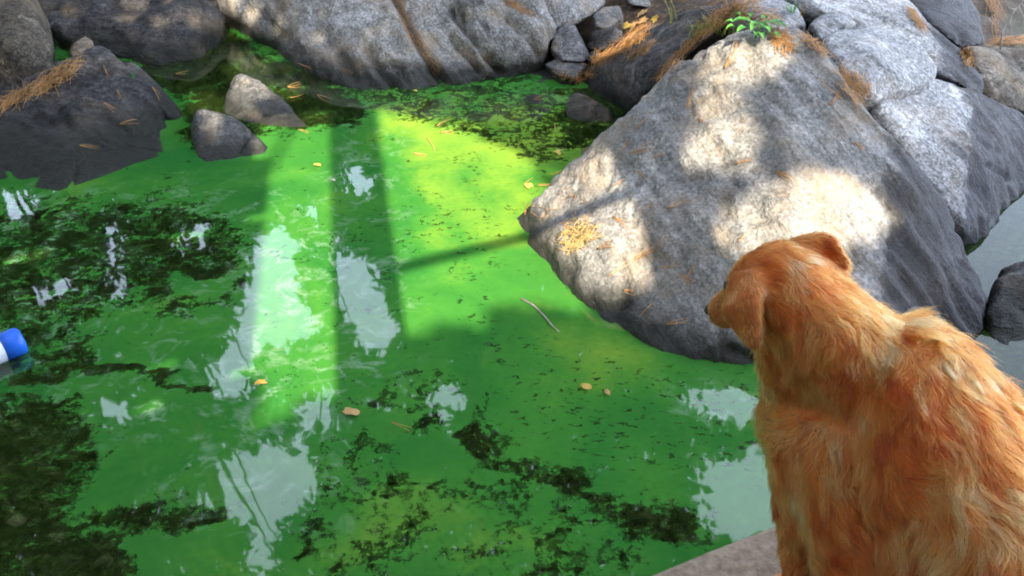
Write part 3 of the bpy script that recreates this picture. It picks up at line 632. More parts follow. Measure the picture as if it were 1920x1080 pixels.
def leaf_quads(C, size):
    n = len(C); a = rng.normal(size=(n, 3)); a /= np.linalg.norm(a, axis=1)[:, None]
    b = np.cross(a, rng.normal(size=(n, 3))); b /= np.linalg.norm(b, axis=1)[:, None]
    L_ = (size * rng.uniform(0.6, 1.3, n))[:, None]; W_ = L_ * 0.55
    return np.stack([C - a * L_, C + b * W_, C + a * L_, C - b * W_], 1)
def make_tree(label, base, top, C, leaf, nlimb, r0, bend=0.4, group=None, name='shade_tree'):
    root = empty(name, tuple(base)); base = np.array(base, float); top = np.array(top, float)
    mb = MB(); t = np.linspace(0, 1, 9)[:, None]
    line = base + (top - base) * t + np.stack([np.sin(t[:, 0] * 5 + base[0]) * bend * 0.4, np.cos(t[:, 0] * 4) * bend * 0.3 - bend * 0.3, 0 * t[:, 0]], 1) * t
    mb.add(*tube(line, r0 * (1 - 0.85 * t[:, 0]), 8))
    if len(C):
        for c in C[rng.choice(len(C), min(nlimb, len(C)), replace=False)]:
            k = np.clip((c[2] - base[2]) / (top[2] - base[2]) - 0.18, 0.15, 0.95); i = int(k * 8); a = line[i]
            tt = np.linspace(0, 1, 6)[:, None]; ln = a + (c - a) * tt; ln[:, 2] += 0.25 * np.sin(tt[:, 0] * math.pi); ln += 0.05 * rng.normal(size=ln.shape) * tt
            mb.add(*tube(ln, 0.045 * (1 - 0.8 * tt[:, 0]) * (r0 / 0.2), 5))
    o = mb.build('trunk', M_bark, root, True); o.location = tuple(-base)
    if len(C):
        o = quads_obj('crown', leaf_quads(C, leaf), M_fol, root); o.location = tuple(-base)
    tag(root, label, 'tree', group); return root
# far bank: leaves grow in clumps through a deep belt of crowns; gaps are where the sky shows
def mirror_pts(px, py, Y):
    d = np.stack([(px - 960) / FPX, CP + (540 - py) / FPX * SP, SP - (540 - py) / FPX * CP], 1)
    t = Y / d[:, 1]; return np.array([0, 0, -CAM_H]) + d * t[:, None]
nc = 8000
cpx, cpy, cY = rng.uniform(-260, 1560, nc), rng.uniform(60, 1300, nc), rng.uniform(9.5, 13.5, nc)
CC = mirror_pts(cpx, cpy, cY)
Lp = np.repeat(CC, 16, 0) + rng.normal(size=(nc * 16, 3)) * np.array([0.26, 0.26, 0.18])
mir = Lp.copy(); mir[:, 2] *= -1; q = pix(mir)[:, :2]
jit = q + 11 * rng.normal(size=q.shape)
keep = ~in_polys(jit, GAPS, 14) & (Lp[:, 2] > 0.9) & ~((q[:, 0] > 1470 + 50 * vnoise(Lp * 1.5, 8)) & (q[:, 1] > 250))
Lp = Lp[keep]
bases = [(-7.2, 11.5), (-4.6, 10.2), (-2.6, 12.0), (-0.6, 10.6), (1.2, 12.3), (2.6, 10.8)]
lab = ['leafy tree at the far left of the opposite bank', 'dark leaning tree on the bank left of the pond inlet', 'tall tree behind the grooved slab', 'broad tree on the bank behind the pond', 'slim tree behind the dark sloping boulder', 'tree nearest the open lake on the far bank']
near = np.argmin(np.abs(Lp[:, None, 0] - np.array([b_[0] for b_ in bases])[None]) + 0.5 * np.abs(Lp[:, None, 1] - np.array([b_[1] for b_ in bases])[None]), 1)
for k, b_ in enumerate(bases):
    C = Lp[near == k]; z = float(ground_z(np.array([b_[0]]), np.array([b_[1]]))[0]) - 0.1
    make_tree(lab[k], (b_[0], b_[1], z), (b_[0] + 0.5 * math.sin(k * 2.1), b_[1] - 0.3, max(8.5, C[:, 2].max() - 0.5)), C, 0.12, 40, 0.15, group='trees on the far bank')
# behind the screen: unseen crowns, leaves placed to shade all but the sun patches
pts, tgt = [], []
for k in range(40000):
    px_, py_ = rng.uniform(-200, 2100), rng.uniform(-120, 1150); p, nn = hit(px_, py_); pts.append(p); tgt.append((px_, py_))
pts, tgt = np.array(pts), np.array(tgt)
keep = ~in_polys(tgt, LIT, 16); pts = pts[keep]
T = rng.uniform(8.0, 10.5, len(pts)); Lp2 = pts + SUN * T[:, None] + rng.normal(size=pts.shape) * 0.03
dg_ = rng.uniform((0.40, 0.6, 0.4), (1.15, 1.5, 1.1), (3500, 3)); ld_ = dg_ - SUN * (dg_[:, 2] / SUN[2])[:, None]  # extra leaves added up the sun direction to shade the dog
dg_ = dg_[~in_polys(pix(ld_)[:, :2], LIT, 30)]
Lp2 = np.concatenate([Lp2, dg_ + SUN * rng.uniform(7, 10, len(dg_))[:, None]])
ok = (DN @ Lp2[:, :2].T) < -WBACK - 0.5; Lp2 = Lp2[ok]
bases2 = [(-3.4, -5.5), (-0.9, -6.8), (4.6, -4.6)]
lab2 = ['tall tree behind the timber screen, left of its openings', 'tall tree straight behind the timber screen openings', 'tall tree beyond the right end of the timber screen']
near = np.argmin(np.abs(Lp2[:, None, 0] - np.array([b_[0] for b_ in bases2])[None]), 1)
for k, b_ in enumerate(bases2):
    C = Lp2[near == k]
    make_tree(lab2[k], (b_[0], b_[1] - 2.0, 0.2), (b_[0], b_[1] - 1.0, 8.6), C, 0.10, 5, 0.2, group='trees behind the timber screen')
# unseen crowns added left, overhead and behind to dim the sky light
nd = 80000
az = rng.uniform(-math.pi, math.pi, nd); el = np.arcsin(rng.uniform(0.05, 1.0, nd))
D = np.stack([np.sin(az) * np.cos(el), np.cos(az) * np.cos(el), np.sin(el)], 1)
R_ = rng.uniform(7.5, 11.5, nd); clump = 0.35 * np.stack([vnoise(D * 9 + 3 * k, 40 + k) for k in range(3)], 1)
Lp3 = np.array([0.2, 3.2, 0.0]) + D * R_[:, None] + clump
Lp3[:, 2] = np.maximum(Lp3[:, 2], 0.4)
mir = Lp3.copy(); mir[:, 2] *= -1; q = pix(mir)
win = (q[:, 2] > 0) & (q[:, 0] > -280) & (q[:, 0] < 2500) & (q[:, 1] > -400) & (q[:, 1] < 1290)
lakeside = (az > 0.30) & (az < 2.2) & (el < 0.85)
ok = ~win & ~lakeside & ~((np.abs(Lp3[:, 0]) < 2.2) & (Lp3[:, 1] < 2.4) & (Lp3[:, 2] < 4.5))
Lp3 = Lp3[ok]
pw = Lp3 - SUN * (Lp3[:, 2] / SUN[2])[:, None]; sd_ = Vector(-SUN); cand = np.where(Lp3[:, 1] < 2.5)[0]
for i in cand:
    if not (-4 < pw[i, 0] < 4 and 0.5 < pw[i, 1] < 8): continue
    loc, nn, j, dist = BVH.ray_cast(Vector(Lp3[i]), sd_)
    if loc is not None and loc.z > 0: pw[i] = loc
pq = pix(pw); keep = ~(in_polys(pq[:, :2], LIT, 22) & (pq[:, 2] > 0) & (Lp3[:, 1] < 2.5))
Lp3 = Lp3[keep]
bases3 = [(-7.5, 5.5), (-8.0, 1.0), (-5.5, -4.5), (-0.2, -9.8), (6.5, -6.0), (7.5, -1.5)]
lab3 = ['tree on the left shore beside the pond', 'tree on the left shore level with the viewer', 'tree behind the viewer on the left', 'old tree far behind the timber screen', 'tree behind the viewer on the right', 'tree on the right shore beside the ledge']
near = np.argmin(np.linalg.norm(Lp3[:, None, :2] - 0.8 * np.array(bases3)[None], axis=2), 1)
for k, b_ in enumerate(bases3):
    C = Lp3[near == k]
    make_tree(lab3[k], (b_[0], b_[1], -0.3), (b_[0] * 0.8, b_[1] * 0.8, 10.5), C, 0.16, 14, 0.22, group='trees closing over the pond')
# ------------------------------------------------------------------ dog
Z0 = 0.35
def v3(*a): return np.array(a, float)
S = v3(0.480, 1.40, 1.055); h = v3(-0.42, 0.62, -0.62); h /= np.linalg.norm(h)
rt = np.cross(h, v3(0, 0, 1)); rt /= np.linalg.norm(rt); rt = rt + v3(0, 0, 0.18); rt /= np.linalg.norm(rt); upv = np.cross(rt, h)
W_ = v3(0.715, 1.31, 0.885); MBK = v3(0.760, 1.05, 0.795); RMP = v3(0.83, 0.80, 0.67)
muz = S + h * 0.115 - upv * 0.022; nose_p = S + h * 0.172 - upv * 0.028
# a, b, ra, rb, fur length, flow weight
bones = [
    (S, S + h * 0.05 - upv * 0.005, 0.074, 0.066, 0.016), (S + h * 0.05 - upv * 0.012, muz, 0.062, 0.048, 0.012), (muz, nose_p, 0.047, 0.036, 0.008),
    (S - h * 0.015 - upv * 0.02, v3(0.565, 1.36, 0.975), 0.078, 0.098, 0.045), (v3(0.555, 1.37, 0.975), v3(0.66, 1.33, 0.88), 0.100, 0.118, 0.060),
    (S - upv * 0.06 + h * 0.0, v3(0.595, 1.375, 0.80), 0.072, 0.105, 0.050),
    (W_ + v3(0, 0, -0.01), MBK + v3(0, 0, -0.03), 0.140, 0.162, 0.055), (MBK + v3(0, 0, -0.03), RMP, 0.162, 0.165, 0.058),
    (v3(0.785, 1.28, 0.82), v3(0.80, 1.05, 0.75), 0.132, 0.140, 0.060), (v3(0.60, 1.34, 0.78), v3(0.70, 1.10, 0.66), 0.125, 0.150, 0.055), (v3(0.70, 1.10, 0.66), v3(0.80, 0.86, 0.55), 0.150, 0.160, 0.055),
    (v3(0.56, 1.30, 0.78), v3(0.575, 1.24, 0.60), 0.085, 0.062, 0.040), (v3(0.575, 1.24, 0.60), v3(0.580, 1.225, 0.45), 0.060, 0.036, 0.036), (v3(0.580, 1.225, 0.45), v3(0.578, 1.225, 0.40), 0.038, 0.034, 0.016), (v3(0.578, 1.225, 0.388), v3(0.562, 1.272, 0.378), 0.036, 0.030, 0.012),
    (v3(0.73, 1.36, 0.78), v3(0.745, 1.30, 0.60), 0.085, 0.062, 0.040), (v3(0.745, 1.30, 0.60), v3(0.742, 1.345, 0.45), 0.056, 0.034, 0.030), (v3(0.742, 1.345, 0.45), v3(0.735, 1.35, 0.40), 0.036, 0.034, 0.016), (v3(0.735, 1.35, 0.388), v3(0.715, 1.405, 0.378), 0.036, 0.030, 0.012),
    (v3(0.77, 0.84, 0.58), v3(0.66, 0.96, 0.50), 0.135, 0.085, 0.055), (v3(0.66, 0.96, 0.50), v3(0.69, 0.86, 0.41), 0.070, 0.045, 0.035), (v3(0.69, 0.86, 0.39), v3(0.635, 0.965, 0.382), 0.040, 0.034, 0.014),
    (v3(0.93, 0.90, 0.56), v3(0.90, 1.05, 0.48), 0.130, 0.085, 0.055), (v3(0.92, 1.07, 0.50), v3(0.96, 0.98, 0.41), 0.070, 0.045, 0.035), (v3(0.96, 0.98, 0.39), v3(0.905, 1.085, 0.382), 0.040, 0.034, 0.014),
    (v3(0.88, 0.70, 0.52), v3(0.97, 0.58, 0.42), 0.055, 0.040, 0.070), (v3(0.97, 0.58, 0.42), v3(1.12, 0.46, 0.40), 0.040, 0.025, 0.080)]
eL0 = S - rt * 0.070 + upv * 0.036 - h * 0.012; eL1 = eL0 - rt * 0.040 - upv * 0.040 - h * 0.002; eL2 = eL1 - rt * 0.000 - upv * 0.066 + h * 0.010
eR0 = S + rt * 0.066 + upv * 0.036 - h * 0.000; eR1 = eR0 + rt * 0.026 - upv * 0.012 - h * 0.018; eR2 = eR1 + rt * 0.006 - upv * 0.052 - h * 0.028
def ico(c, r, scale=None, frame=None):
    bm = bmesh.new(); bmesh.ops.create_icosphere(bm, subdivisions=2, radius=1.0); V = np.array([tuple(v.co) for v in bm.verts]); bm.free(); V *= r
    if scale is not None: V = (V * scale) @ frame
    return list(V + c)
lumps = []
for a, b_, ra, rb, _ in bones: lumps.append(ico(a, ra) + ico(b_, rb))
fr_ear = np.stack([h, rt, upv])
for e0, e1, e2 in ((eL0, eL1, eL2), (eR0, eR1, eR2)):
    lumps.append(ico(e0, 1, np.array([0.044, 0.016, 0.02]), fr_ear) + ico(e1, 1, np.array([0.052, 0.012, 0.024]), fr_ear))
    lumps.append(ico(e1, 1, np.array([0.052, 0.012, 0.024]), fr_ear) + ico(e2, 1, np.array([0.022, 0.009, 0.014]), fr_ear))
for paw in (bones[14], bones[18], bones[21], bones[24]):            # toes
    d = paw[1] - paw[0]; d[2] = 0; d /= np.linalg.norm(d); sd = np.array([-d[1], d[0], 0])
    for k in (-1.5, -0.5, 0.5, 1.5): lumps.append(ico(paw[1] + sd * 0.015 * k + v3(0, 0, -0.006), 0.017) + ico(paw[1] + sd * 0.017 * k + d * (0.022 - 0.004 * abs(k)) + v3(0, 0, -0.010), 0.014))
me = remesh_points(lumps, 0.0075, 6)
DV, DNn = verts_of(me); DV[:, 2] = np.maximum(DV[:, 2], Z0 + 0.001)
me.vertices.foreach_set('co', DV.astype(np.float32).ravel()); me.update(); DV, DNn = verts_of(me)
me.name = 'dog'; me.polygons.foreach_set('use_smooth', [True] * len(me.polygons))
m, out, N, L = new_mat('dog_undercoat'); b = N('BsdfPrincipled'); tc = N('TexCoord')
L(ramp(N, L, noise(N, L, tc.outputs['Object'], 40, 3), [(0.3, (0.30, 0.085, 0.018)), (0.7, (0.46, 0.15, 0.035))]), b.inputs['Base Color']); b.inputs['Roughness'].default_value = 0.9
L(b.outputs[0], out.inputs[0]); me.materials.clear(); me.materials.append(m)
dog = bpy.data.objects.new('dog', me); COL.objects.link(dog)
tag(dog, 'fluffy golden-red dog on the ledge looking down at the green water', 'dog')
M_nose = plain_mat('dog_nose', (0.02, 0.014, 0.012), (0.05, 0.035, 0.03), 120, 0.35, 0.5, 0.3)
mesh_obj('nose', *(lambda V: (V, [tuple(f.vertices) for f in _ico.polygons]))(ico(nose_p + h * 0.022 + upv * 0.012, 1, np.array([0.014, 0.019, 0.014]), fr_ear)), M_nose, dog) if False else None
def ball(name, c, sc, mat, parent):
    bm = bmesh.new(); bmesh.ops.create_icosphere(bm, subdivisions=3, radius=1.0)
    V = (np.array([tuple(v.co) for v in bm.verts]) * sc) @ fr_ear + c; F = [tuple(v.index for v in f.verts) for f in bm.faces]; bm.free()
    return mesh_obj(name, V, F, mat, parent)
ball('nose', nose_p + h * 0.032 + upv * 0.012, np.array([0.012, 0.018, 0.013]), M_nose, dog)
for s_ in (-1, 1): ball('eye', S + h * 0.078 + rt * 0.036 * s_ + upv * 0.026, np.array([0.012, 0.012, 0.012]), M_nose, dog)

# fur: strands laid along the body
T3 = tris_of(me); A_, B_, C_ = DV[T3[:, 0]], DV[T3[:, 1]], DV[T3[:, 2]]
area = 0.5 * np.linalg.norm(np.cross(B_ - A_, C_ - A_), axis=1)
cen = (A_ + B_ + C_) / 3; cp = pix(cen); inview = (cp[:, 0] > 1150) & (cp[:, 0] < 2150) & (cp[:, 1] > 300) & (cp[:, 1] < 1300)
NS = 150000
wgt = area * np.where(inview, 1.0, 0.25); ti = rng.choice(len(T3), NS, p=wgt / wgt.sum())
r1, r2 = np.sqrt(rng.random(NS)), rng.random(NS)
w0, w1, w2 = (1 - r1)[:, None], (r1 * (1 - r2))[:, None], (r1 * r2)[:, None]
R0 = A_[ti] * w0 + B_[ti] * w1 + C_[ti] * w2
RN = DNn[T3[ti, 0]] * w0 + DNn[T3[ti, 1]] * w1 + DNn[T3[ti, 2]] * w2; RN /= np.linalg.norm(RN, axis=1)[:, None]
flow = np.zeros((NS, 3)); flen = np.zeros(NS); wsum = np.zeros(NS)
fb = bones + [(eL0, eL2, 0.03, 0.02, 0.010), (eR0, eR2, 0.03, 0.02, 0.010)]
for bi, (a, b_, ra, rb, ln) in enumerate(fb):
    ab = b_ - a; t = np.clip(((R0 - a) @ ab) / (ab @ ab), 0, 1)
    dd = np.linalg.norm(R0 - a - t[:, None] * ab, axis=1) - (ra + (rb - ra) * t)
    wt = np.exp(-np.clip(dd, 0, 1) / 0.012) + 1e-9
    dirn = ab / np.linalg.norm(ab)
    if bi in (0, 1, 2): dirn = -dirn
    flow += wt[:, None] * dirn; flen += wt * ln; wsum += wt
flow /= wsum[:, None]; flen /= wsum
flow += v3(0, 0, -0.18) * sstep(0.02, 0.05, flen)[:, None]
sw = np.stack([fbm(R0 * 11, 2, 81 + k) for k in range(3)], 1); sw2 = np.stack([fbm(R0 * 38, 2, 91 + k) for k in range(3)], 1)
longf = sstep(0.02, 0.05, flen)
flow += (1.0 * sw + 0.5 * sw2) * (0.25 + 0.75 * longf)[:, None]
flow -= RN * (flow * RN).sum(1)[:, None]; flow /= np.linalg.norm(flow, axis=1)[:, None] + 1e-9
flen *= 0.80 * rng.uniform(0.65, 1.15, NS) * (1 + 0.25 * fbm(R0 * 20, 2, 99))
lift = (0.36 + 0.34 * fbm(R0 * 22, 2, 55) + 0.10 * rng.normal(size=NS)).clip(0.08, 0.8)
flya = rng.random(NS) < 0.05; lift = np.where(flya, lift + 0.35, lift); flen *= np.where(flya, 1.25, 1.0)
K = 7; tt = np.linspace(0, 1, K)
lv = lift[:, None] * (1 - 0.55 * tt[None]) 
seg = flow[:, None, :] * 1.0 + RN[:, None, :] * lv[:, :, None] + v3(0, 0, -0.30)[None, None] * (tt ** 2)[None, :, None] * longf[:, None, None]
seg /= np.linalg.norm(seg, axis=2)[:, :, None]
PTS = R0[:, None, :] + np.concatenate([np.zeros((NS, 1, 3)), np.cumsum(seg[:, 1:], 1)], 1) * (flen / (K - 1))[:, None, None]
# clumps and waves
ncl = NS // 42; ci = rng.choice(NS, ncl, replace=False); kd = KDTree(ncl)
for k, i in enumerate(ci): kd.insert(R0[i], k)
kd.balance()
own = np.array([kd.find(R0[i])[1] for i in range(NS)]); cg = ci[own]
fly = rng.random(NS) < 0.06
cl = (np.where(fly, 0.0, 0.50) * longf * rng.uniform(0.4, 1.1, NS))[:, None, None] * (tt ** 1.3)[None, :, None]
ratio = (flen / flen[cg])[:, None, None].clip(0.5, 1.3)
PTS = PTS * (1 - cl) + (R0[cg][:, None, :] + (PTS[cg] - R0[cg][:, None, :]) * ratio) * cl
side = np.cross(flow, RN); ph = rng.uniform(0, 6.28, ncl)[own]; amp = (rng.uniform(0.003, 0.0075, ncl)[own]) * longf
PTS += side[:, None, :] * (amp[:, None] * tt[None] * np.sin(ph[:, None] + tt[None] * 5.0))[:, :, None]
PTS[:, :, 2] = np.maximum(PTS[:, :, 2], Z0 + 0.003)
rad = np.where(longf > 0.3, 0.00036, 0.00030)[:, None] * (1 - 0.75 * tt[None] ** 1.5)
hc = bpy.data.hair_curves.new('fur'); hc.add_curves([K] * NS)
hc.points.foreach_set('position', PTS.astype(np.float32).ravel())
hc.points.foreach_set('radius', rad.astype(np.float32).ravel())
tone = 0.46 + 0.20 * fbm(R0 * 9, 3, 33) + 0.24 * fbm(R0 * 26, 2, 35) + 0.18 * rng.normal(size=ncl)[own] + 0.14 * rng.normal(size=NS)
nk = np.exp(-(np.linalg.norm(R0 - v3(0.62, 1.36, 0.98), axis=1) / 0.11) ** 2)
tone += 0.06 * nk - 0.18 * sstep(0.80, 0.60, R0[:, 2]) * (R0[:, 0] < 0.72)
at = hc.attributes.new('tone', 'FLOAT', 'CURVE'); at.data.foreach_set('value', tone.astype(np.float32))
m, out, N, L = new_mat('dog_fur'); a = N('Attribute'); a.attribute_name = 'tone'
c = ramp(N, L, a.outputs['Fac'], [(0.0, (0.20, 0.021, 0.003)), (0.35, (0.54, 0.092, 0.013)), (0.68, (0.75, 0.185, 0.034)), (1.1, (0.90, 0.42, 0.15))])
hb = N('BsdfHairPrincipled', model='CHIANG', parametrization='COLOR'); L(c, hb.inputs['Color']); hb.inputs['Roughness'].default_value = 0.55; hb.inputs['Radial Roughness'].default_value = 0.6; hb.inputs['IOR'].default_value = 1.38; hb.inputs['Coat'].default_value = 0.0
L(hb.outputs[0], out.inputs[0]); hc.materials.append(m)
fur = bpy.data.objects.new('fur', hc); COL.objects.link(fur); fur.parent = dog

# ------------------------------------------------------------------ needles, leaves, plants, litter
def drape(pa, pb, n=6, lift=0.004, bow=0.0):
    pts = []
    dx, dy = pb[0] - pa[0], pb[1] - pa[1]
    for t in np.linspace(0, 1, n):
        k = bow * 4 * t * (1 - t); p, nn = hit(pa[0] + dx * t - dy * k, pa[1] + dy * t + dx * k); pts.append(p + np.array([0, 0, lift]) + nn * 0.003)
    pts = np.array(pts)
    for i in range(1, n):                                             # a needle bridges, it does not jump down a gap
        if abs(pts[i, 1] - pts[i - 1, 1]) > 0.16: pts[i] = pts[i - 1] + (pts[i - 1] - pts[max(i - 2, 0)]) * 0.6
    return pts
def needle_bundle(pa, pb, k=3, r=0.0016):
    mb = MB()
    for j in range(k):
        s = 0.10 * (j - (k - 1) / 2); L_ = math.hypot(pb[0] - pa[0], pb[1] - pa[1])
        q = (pb[0] + (pb[1] - pa[1]) * s + rng.normal() * 2, pb[1] - (pb[0] - pa[0]) * s + rng.normal() * 2)
        ln = drape(pa, q, 6, 0.003 + 0.002 * j, rng.uniform(-0.07, 0.07)); mb.add(*tube(ln, np.linspace(r, r * 0.45, 6), 4))
    return mb
LB = ['forked needle pair on the shaded left shoulder of the huge boulder', 'short upright needles by the sun and shade border on the boulder tip', 'long pale needles flat in the shade right of the sunlit boulder tip', 'needles in blue shade a little below the long pale flat ones', 'small needle crumbs in shade below the long pale flat ones', 'brown needles in deep shade left of the large sunlit oval', 'long orange needle spray crossing the shaded lower left of the huge boulder', 'upper strand of the long orange needle spray on the huge boulder', 'needles just right of the straw pile on the boulder tip', 'faint needles below right of the long orange spray', "upright arm of the V of needles left of the dog's head", "lower arm of the V of needles left of the dog's head", 'stubby orange needles on the tan lower lobe of the huge boulder', "thin dark needles near the waterline left of the dog's muzzle", 'tiny needles on the lower left rim of the huge boulder', 'needles lying on the thin rail shadow across the boulder tip', 'needles standing in the dark crack by the upper sunlit patch', 'tiny orange needles in the middle sunlit patch of the boulder', 'reddish needles on the right shoulder below the boulder crest', 'needles crossing the reddish ones below the boulder crest', 'needles trailing down left of the green seedling', "greenish brown needles just above the dog's head", 'orange needles at the upper rim of the large sunlit oval', 'needles on the upper right of the large sunlit oval', 'short needles in shade between the boulder tip and the sunlit oval', 'needles beside the cleft on the right slope of the huge boulder', 'needles above the straw pile on the boulder tip']
LL = ['needles hanging just right of the needle drift on the left boulder', 'needles in the middle of the dark left boulder', 'flat needles low on the dark left boulder near its foot', 'needles at the right foot of the dark left boulder', 'needles on the thin slab leaning on the left boulder', 'tiny needles high on the face of the dark left boulder']
LF = ['slanting yellow needles floating off the far bank, upper of a pair', 'level yellow needles floating off the far bank, lower of a pair', 'needles floating above the sunlit patch, pointing down', 'orange needle floating at the foot of the grooved slab', 'needles floating at the tip of the huge boulder', 'long needles floating right beside the tip of the huge boulder', 'needles floating above the long ones at the boulder tip', 'upright needles floating below the brown cracked stone', 'needles floating against the left flank of the huge boulder', 'needles floating under the left end of the grooved slab', 'needles floating right of the long pointed rock', 'needles floating in the dark inlet middle', 'needles floating at the end of the long pointed rock', 'needles floating at the top of the sunlit patch', 'needles floating beside the large dark back boulder', 'needles resting on the small square stone', 'curved needles floating low in the pond right of the tan leaf', 'needles floating above the long pointed rock in the inlet', 'needles floating close under the grooved slab middle']
N_BIG = [((1192, 245), (1215, 222)), ((1168, 282), (1180, 265)), ((1185, 290), (1225, 275)), ((1222, 300), (1245, 292)), ((1195, 325), (1208, 335)), ((1250, 395), (1292, 375)), ((1140, 520), (1222, 460)), ((1190, 490), (1248, 452)),
         ((1150, 410), (1175, 425)), ((1240, 505), (1265, 495)), ((1285, 525), (1302, 498)), ((1275, 520), (1300, 535)), ((1200, 595), (1225, 570)), ((1250, 610), (1292, 602)), ((1170, 548), (1188, 552)), ((1150, 350), (1172, 340)),
         ((1288, 205), (1296, 160)), ((1310, 225), (1318, 232)), ((1535, 150), (1580, 190)), ((1555, 200), (1580, 170)), ((1360, 130), (1385, 80)), ((1385, 455), (1400, 440)), ((1380, 310), (1412, 302)), ((1455, 325), (1480, 335)), ((1210, 395), (1228, 380)), ((1600, 270), (1618, 282)), ((1120, 470), (1150, 455))]
for k, (a_, b_) in enumerate(N_BIG):
    o = needle_bundle(a_, b_, 2 + k % 3).build('pine_needle_bundle', M_needle, None, True)
    tag(o, LB[k], 'pine needles', 'pine needles scattered on the huge pale boulder')
for k, (a_, b_) in enumerate([((195, 125), (205, 150)), ((195, 195), (215, 210)), ((150, 275), (185, 280)), ((225, 235), (258, 230)), ((285, 165), (300, 190)), ((220, 170), (225, 185))]):
    tag(needle_bundle(a_, b_, 3).build('pine_needle_bundle', M_needle, None, True), LL[k], 'pine needles', 'pine needles on the dark left boulder')
for k, (a_, b_) in enumerate([((820, 238), (848, 222)), ((825, 250), (850, 252)), ((800, 260), (815, 285)), ((905, 150), (915, 140)), ((985, 345), (1000, 335)), ((1010, 350), (1050, 352)), ((1035, 330), (1055, 325)), ((1040, 235), (1045, 250)), ((1090, 285), (1115, 283)),
                              ((560, 120), (585, 130)), ((545, 185), (570, 178)), ((595, 180), (620, 190)), ((560, 245), (580, 250)), ((775, 290), (800, 296)), ((330, 140), (350, 138)), ((1000, 190), (1022, 180)), ((735, 795), (770, 808)), ((540, 165), (565, 160)), ((640, 130), (660, 140))]):
    tag(needle_bundle(a_, b_, 2 + k % 2).build('pine_needle_bundle', M_needle, None, True), LF[k], 'pine needles', 'pine needles floating on the pond')
def litter(label, poly, count, length, ang=None, spread=0.6, r=0.0013, lift=0.02, mat=None):
    poly = np.array(poly, float); lo, hi = poly.min(0), poly.max(0); mb = MB()
    cs = rng.uniform(lo, hi, (count * 12, 2)); cs = cs[poly_dist(cs, poly) > 0][:count]
    for c in cs:
        th = (rng.uniform(0, math.pi) if ang is None else math.radians(ang) + spread * rng.normal()); l_ = length * rng.uniform(0.5, 1.2) / 2
        a_ = (c[0] - l_ * math.cos(th), c[1] + l_ * math.sin(th)); b_ = (c[0] + l_ * math.cos(th), c[1] - l_ * math.sin(th))
        mb.add(*tube(drape(a_, b_, 4, rng.uniform(0.002, lift), rng.uniform(-0.15, 0.15)), [r, r, r * 0.8, r * 0.5], 3))
    o = mb.build('pine_needle_litter', mat or M_needle, None, True); tag(o, label, 'pine needles', kind='stuff'); return o
litter('orange drift of pine needles on the ledge of the left boulder', [(0, 190), (60, 165), (110, 130), (150, 115), (148, 135), (100, 165), (40, 190), (0, 208)], 200, 44, 30, 0.5)
litter('orange pine needles lining the groove of the far slab', [(738, -5), (752, -5), (775, 45), (800, 90), (835, 150), (822, 150), (775, 85), (748, 40)], 90, 26, -58, 0.25, lift=0.008)
litter('small tuft of pine needles at the top of the far slab', [(940, 0), (955, 0), (1000, 28), (990, 32)], 50, 24, -32, 0.3, lift=0.008)
litter('matted pine needle drift between the small rocks', [(1105, 122), (1120, 105), (1160, 85), (1205, 45), (1225, 55), (1190, 85), (1150, 108), (1120, 125)], 260, 34, 35, 0.6)
litter('pine needles trailing along the far waterline', [(1040, 138), (1075, 150), (1105, 135), (1110, 145), (1080, 156), (1045, 146)], 60, 24, 20, 0.6)
litter('pine needles caught on the dark sloping boulder', [(1165, 115), (1200, 95), (1228, 80), (1215, 100), (1185, 110)], 40, 32, 38, 0.25)
litter('orange pine needles filling the cleft left of the huge boulder', [(1225, 150), (1260, 115), (1290, 80), (1315, 60), (1310, 80), (1275, 120), (1240, 148)], 160, 34, 48, 0.3)
litter('thick orange pine needle mat on the crest of the huge boulder', [(1310, 60), (1340, 35), (1380, 25), (1450, 35), (1460, 48), (1420, 45), (1370, 55), (1320, 80)], 240, 52, 15, 0.7, lift=0.04)
litter('tuft of long orange needles sticking up behind the crest', [(1345, 0), (1400, -5), (1430, 10), (1395, 35), (1360, 30)], 110, 60, 60, 0.8, lift=0.06)
litter('reddish needles and scraps right of the green seedling', [(1450, 60), (1475, 62), (1485, 90), (1475, 112), (1462, 95), (1445, 80)], 80, 30, None, lift=0.02)
litter('pine needles in the gap between huge boulder and wedged grey one', [(1500, 70), (1520, 72), (1560, 110), (1545, 112)], 70, 34, -40, 0.6)
litter('orange needle tuft in the cleft below the wedged grey boulder', [(1570, 130), (1590, 145), (1628, 165), (1630, 180), (1610, 205), (1595, 190), (1580, 155)], 110, 44, -60, 0.5, lift=0.02)
litter('sunlit pile of straw-like needles on the tip of the huge boulder', [(1045, 455), (1070, 420), (1105, 425), (1118, 445), (1095, 465), (1060, 475)], 110, 42, 25, 0.7, lift=0.02, mat=M_straw)
litter('sparse brown needles along the boulder tip by the water', [(975, 385), (1060, 350), (1100, 380), (1120, 440), (1020, 440)], 30, 24, 20, 0.8)
litter('needles in the crack between the slabs at upper right', [(1700, 25), (1712, 22), (1735, 55), (1728, 62)], 60, 34, -50, 0.25)
litter('brown needle scraps under the boulder at the right edge', [(1800, 95), (1822, 100), (1825, 128), (1808, 120)], 70, 20, None)
litter('hanging orange needles at the top right corner', [(1842, 0), (1870, 0), (1875, 60), (1862, 68)], 90, 50, -70, 0.25, lift=0.05)
litter('orange needle strip under the bleached twig', [(1850, 75), (1925, 72), (1925, 84), (1850, 86)], 120, 34, 3, 0.2)

